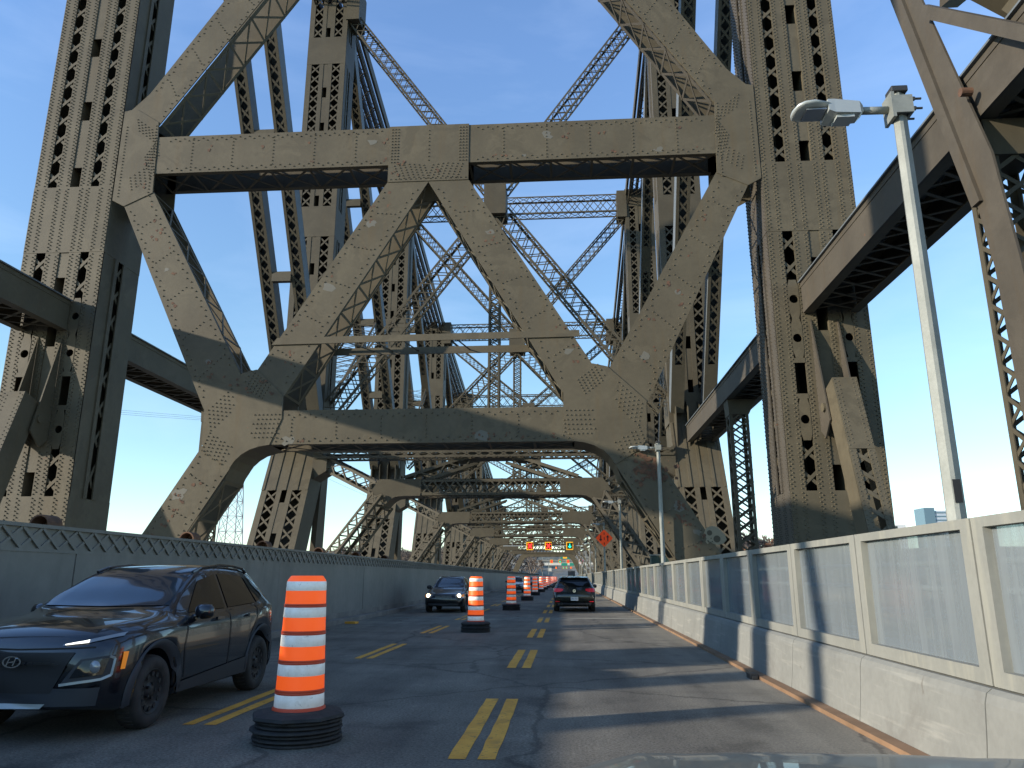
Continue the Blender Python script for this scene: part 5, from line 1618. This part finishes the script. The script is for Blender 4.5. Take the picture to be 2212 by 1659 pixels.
# --- oncoming sedan with lights on
SED = dict(zt=[(0, .58), (.05, .68), (.2, .75), (.6, .83), (1.1, .93), (1.3, .97), (1.8, 1.22), (2.2, 1.40), (2.6, 1.45), (3.1, 1.43), (3.5, 1.33), (3.9, 1.10), (4.1, 1.02), (4.4, .97), (4.5, .80)],
    zs=[(0, .54), (.1, .64), (.4, .72), (1.0, .84), (1.5, .90), (3.0, .93), (4.0, .95), (4.4, .88), (4.5, .72)],
    ws=[(0, .66), (.1, .76), (.4, .83), (.9, .855), (3.5, .86), (4.2, .82), (4.5, .68)], wt=[(0, .55), (.2, .64), (1.0, .70), (1.3, .70), (1.8, .63), (2.3, .56), (3.2, .54), (3.6, .57), (4.1, .64), (4.5, .55)])
def sedan(lbl, loc, paint, lights, L_=4.5, hx=.0):
    c = Car("sedan", lbl, loc, 0, L_, axles=(.88, 3.5), rw=.315, paint=paint, **SED)
    c.wheels(mat("grey_wheel_trim", (.15, .155, .16), .4, .5), 7)
    c.patch("windscreen", 'F', [(-.64, .985), (0, .98), (.64, .985)], [(-.50, 1.36), (0, 1.395), (.50, 1.36)], SCREEN, .006, 14, 8)
    for sx, vw in ((1, 'R'), (-1, 'L')):
        c.patch("side_window", vw, [(1.62, .945), (2.5, .955)], [(2.12, 1.26), (2.5, 1.35)], TINT, .005, 8, 6)
        c.patch("side_window", vw, [(2.57, .955), (3.45, .975)], [(2.57, 1.355), (3.2, 1.30)], TINT, .005, 8, 6)
        c.patch("headlamp", 'F', [(sx * .50, .585), (sx * .80, .60)], [(sx * .46, .70), (sx * .80, .745)], LAMPC, .008, 8, 4)
        if lights:
            h = c.hit('F', sx * .62, .655, .03); mb = MB(); mb.lathe([(0, -.02), (.05, -.015), (.075, 0), (.08, .02)], tuple(h), 'y', 18); mb.out("lit_headlight", HEAD, c.root)
            c.patch("indicator", 'F', [(sx * .73, .61), (sx * .80, .62)], [(sx * .73, .70), (sx * .80, .725)], AMBER, .012, 3, 3)
    c.patch("grille", 'F', [(-.34, .565), (.34, .565)], [(-.38, .685), (.38, .685)], BLACKM, .008, 10, 3)
    mb = MB()
    for z in (.595, .625, .655): c.line(mb, 'F', [(-.34, z), (.34, z)], .008, .012)
    c.line(mb, 'F', [(-.36, .568), (.36, .568)], .012, .012)
    mb.out("grille_bars", ALU, c.root)
    mb = MB(); h = c.hit('F', 0, .635, .02)
    for rx_, rz in ((.06, .038), (.028, .036)):
        vs = []
        for i in range(20):
            a = 2 * math.pi * i / 20
            for r_ in (1, .8): vs.append((rx_ * r_ * math.cos(a), h.y - .01, .635 + rz * r_ * math.sin(a)))
        mb.add(vs, [(2 * i, (2 * i + 2) % 40, (2 * i + 3) % 40, 2 * i + 1) for i in range(20)])
    mb.out("emblem", CHROME, c.root)
    c.patch("lower_intake", 'F', [(-.60, .29), (.60, .29)], [(-.64, .37), (.64, .37)], BLACKM, .008, 14, 3)
    mb = MB(); c.line(mb, 'F', [(-.72, .50), (0, .49), (.72, .50)], .010); c.line(mb, 'F', [(-.62, .705), (0, .715), (.62, .705)], .010); mb.out("panel_gaps", BLACKM, c.root)
    c.mirror_(1.75, .96, CLAD); c.place()
    return c.root
s1 = sedan("dark blue-grey sedan with lit headlights coming along the left lane", (-5.02, 31.9, 0), PAINT_S, True)
s2 = sedan("dark sedan half hidden behind the third barrel, farther along the left lane", (-4.75, 72.0, 0), PAINT_K, False)
s3 = sedan("small dark car behind the fourth barrel with a pale bumper", (-4.7, 113.0, 0), PAINT_S, False)
s4 = sedan("tiniest oncoming car at the far end of the barrel row", (-4.8, 158.0, 0), PAINT_K, False)

# --- hatchback ahead (rear view)
g_ = Car("hatchback", "dark green-grey hatchback driving away in the lane ahead", (.33, 33.0 + 4.26, 0), math.pi, 4.26,
    zt=[(0, .62), (.05, .72), (.2, .80), (.7, .92), (1.1, .99), (1.25, 1.02), (1.75, 1.28), (2.15, 1.42), (2.6, 1.455), (3.2, 1.45), (3.65, 1.41), (3.85, 1.365), (3.95, 1.26), (4.09, 1.02), (4.15, .90), (4.20, .82), (4.26, .66)],
    zs=[(0, .58), (.1, .68), (.5, .80), (1.1, .90), (1.6, .94), (3.0, .97), (3.7, .99), (4.05, .94), (4.2, .74), (4.26, .60)],
    ws=[(0, .70), (.1, .80), (.4, .87), (.9, .895), (3.3, .90), (3.9, .885), (4.15, .86), (4.26, .82)], wt=[(0, .6), (.3, .72), (1.1, .75), (1.25, .74), (1.75, .67), (2.2, .61), (3.2, .63), (3.8, .635), (4.0, .70), (4.12, .77), (4.26, .74)],
    axles=(.86, 3.48), rw=.325, paint=PAINT_G, floor=.20)
g_.wheels(mat("dark_alloy_wheel", (.06, .06, .065), .35, .6), 5)
g_.patch("rear_window", 'B', [(-.68, 1.01), (0, .985), (.68, 1.01)], [(-.575, 1.345), (0, 1.36), (.575, 1.345)], TINT, .006, 14, 8)
mb = MB(); vs = []
mb.add([(-.58, 3.98, 1.395), (.58, 3.98, 1.395), (.58, 3.72, 1.425), (-.58, 3.72, 1.425), (-.58, 3.985, 1.378), (.58, 3.985, 1.378), (.56, 3.72, 1.40), (-.56, 3.72, 1.40)], [(0, 1, 2, 3), (4, 7, 6, 5), (0, 4, 5, 1), (1, 5, 6, 2), (3, 2, 6, 7), (0, 3, 7, 4)])
mb.out("roof_spoiler", PAINT_G, g_.root)
for sx, vw in ((1, 'R'), (-1, 'L')):
    g_.patch("side_window", vw, [(1.55, .985), (2.45, 1.0)], [(2.05, 1.30), (2.45, 1.37)], TINT, .005, 8, 6)
    g_.patch("side_window", vw, [(2.52, 1.0), (3.42, 1.03)], [(2.52, 1.372), (3.3, 1.34)], TINT, .005, 8, 6)
    g_.patch("tail_lamp", 'B', [(sx * .47, .855), (sx * .62, .80), (sx * .84, .80)], [(sx * .47, .925), (sx * .65, .945), (sx * .85, .945)], TAIL, .010, 10, 5)
    g_.patch("lower_reflector", 'B', [(sx * .62, .405), (sx * .80, .405)], [(sx * .62, .43), (sx * .80, .435)], TAIL, .010, 5, 2)
    for q in (0, 1):
        xx = sx * (.52 + .12 * q); mb = MB(); mb.lathe([(.030, 0), (.045, 0), (.047, -.10)], (xx, 4.275, .315), 'y', 18); mb.lathe([(.0, -.03), (.030, -.03), (.030, 0)], (xx, 4.275, .315), 'y', 18); mb.out("exhaust_tip", DARK, g_.root)
g_.patch("diffuser", 'B', [(-.66, .265), (.66, .265)], [(-.72, .37), (.72, .37)], BLACKM, .008, 14, 3)
mb = MB(); g_.line(mb, 'B', [(-.46, .92), (-.50, .75), (-.56, .64), (0, .615), (.56, .64), (.50, .75), (.46, .92)], .008); g_.line(mb, 'B', [(-.80, .52), (0, .50), (.80, .52)], .006); mb.out("panel_gaps", BLACKM, g_.root)
pl_ = MB(); h = g_.hit('B', 0, .50, .012); pl_.box(-.155, .155, h.y, h.y + .012, .455, .605); plo = pl_.out("licence_plate", PLATEW, g_.root)
text_obj("plate_lettering", "J05 Y50", .082, PLATEB, plo, (0, h.y + .014, .525), (math.pi / 2, 0, math.pi), .002)
mb = MB(); h = g_.hit('B', 0, .845, .015); cc = (0, h.y, .845)
vs = []
for i in range(28):
    a = 2 * math.pi * i / 28
    for r_ in (.062, .052): vs.append((r_ * math.cos(a), h.y + .012, .845 + r_ * math.sin(a)))
mb.add(vs, [(2 * i, 2 * i + 1, (2 * i + 3) % 56, (2 * i + 2) % 56) for i in range(28)])
yy = h.y + .014
for a, b in (((-.024, .046), (0, .004)), ((.024, .046), (0, .004)), ((-.044, .026), (-.020, -.046)), ((-.020, -.046), (0, .0)), ((0, .0), (.020, -.046)), ((.020, -.046), (.044, .026))):
    mb.bar((a[0], yy, .845 + a[1]), (b[0], yy, .845 + b[1]), .010, .010)
mb.out("emblem", CHROME, g_.root)
mb = MB(); mb.bar((-.02, 4.03, 1.035), (-.36, 4.04, 1.05), .02, .02); mb.out("rear_wiper", BLACKM, g_.root)
mb = MB(); mb.poly([(0 - .01, 3.55, 1.44), (-.01, 3.70, 1.43), (-.01, 3.66, 1.52), (-.01, 3.60, 1.50)], (1, 0, 0), .02); mb.out("roof_aerial", BLACKM, g_.root)
g_.mirror_(1.62, .98, PAINT_G); g_.place()

# --- box truck far ahead, over the hatchback's roof
t = thing("box_truck", (1.6, 232, 0), "dark rear of a truck just above the hatchback roof", "truck")
mb = MB(); mb.box(.55, 2.65, 232, 238, .75, 3.15); mb.out("cargo_box", TRUCK, t)
mb = MB(); mb.box(.65, 2.55, 232.4, 239.6, .45, .74); mb.out("chassis", BLACKM, t)
mb = MB(); mb.box(.7, 2.5, 238.1, 239.7, .75, 2.4); mb.out("cab", TRUCK, t)
for x in (.65, 2.2):
    for y_ in (233.4, 238.9): mb = MB(); mb.tube((x, y_, .45), (x + .35, y_, .45), .45, 16); mb.out("wheel", RUBBER, t)

# --- bonnet of the camera's own car
mb = MB(); vs = []; nx, ny = 26, 14
for j in range(ny + 1):
    for i in range(nx + 1):
        u = -1 + 2 * i / nx; y_ = .95 + 1.17 * j / ny
        x = .62 + u * .80 * (1 - .10 * (j / ny) ** 3)
        z = 1.052 - .085 * abs(u) ** 3.2 - .05 * (j / ny) ** 6 - .012 * j / ny + .012 * math.exp(-((abs(u) - .62) / .10) ** 2)
        vs.append((x, y_, z))
mb.add(vs, [(j * (nx + 1) + i, j * (nx + 1) + i + 1, (j + 1) * (nx + 1) + i + 1, (j + 1) * (nx + 1) + i) for j in range(ny) for i in range(nx)])
k0 = len(mb.v)
fr = [(j, ny) for j in range(nx + 1)]
mb.add([vs[ny * (nx + 1) + i] for i in range(nx + 1)] + [(vs[ny * (nx + 1) + i][0], vs[ny * (nx + 1) + i][1] + .10, .62) for i in range(nx + 1)], [(i, i + 1, nx + 2 + i, nx + 1 + i) for i in range(nx)])
o = mb.out("car_bonnet", BONNET, None, True)
tag(o, "edge of the camera car's own bonnet at bottom right", "car bonnet")

# ------------------------------------------------------------------ groups of like things
GR = {"truss_post": "lattice posts of the two trusses", "pinned_diagonal": "pinned laced members below the near posts", "sway_frame": "cross frames repeating down the bridge",
      "truss_diagonal": "sloping rib pairs of the trusses", "top_chord": "eyebar chords of the trusses", "sub_brace": "light braces in the trusses", "side_strut": "box struts along the trusses",
      "hanger_post": "slender laced posts under the struts", "cross_brace": "braces in the top right corner", "overpass": "overpasses beyond the bridge", "sedan": "oncoming cars", "sign_gantry": "gantries beyond the bridge"}
for o in list(bpy.data.objects):
    if o.parent is None and "group" not in o:
        k_ = o.name.split(".")[0]
        if k_ in GR: o["group"] = GR[k_]
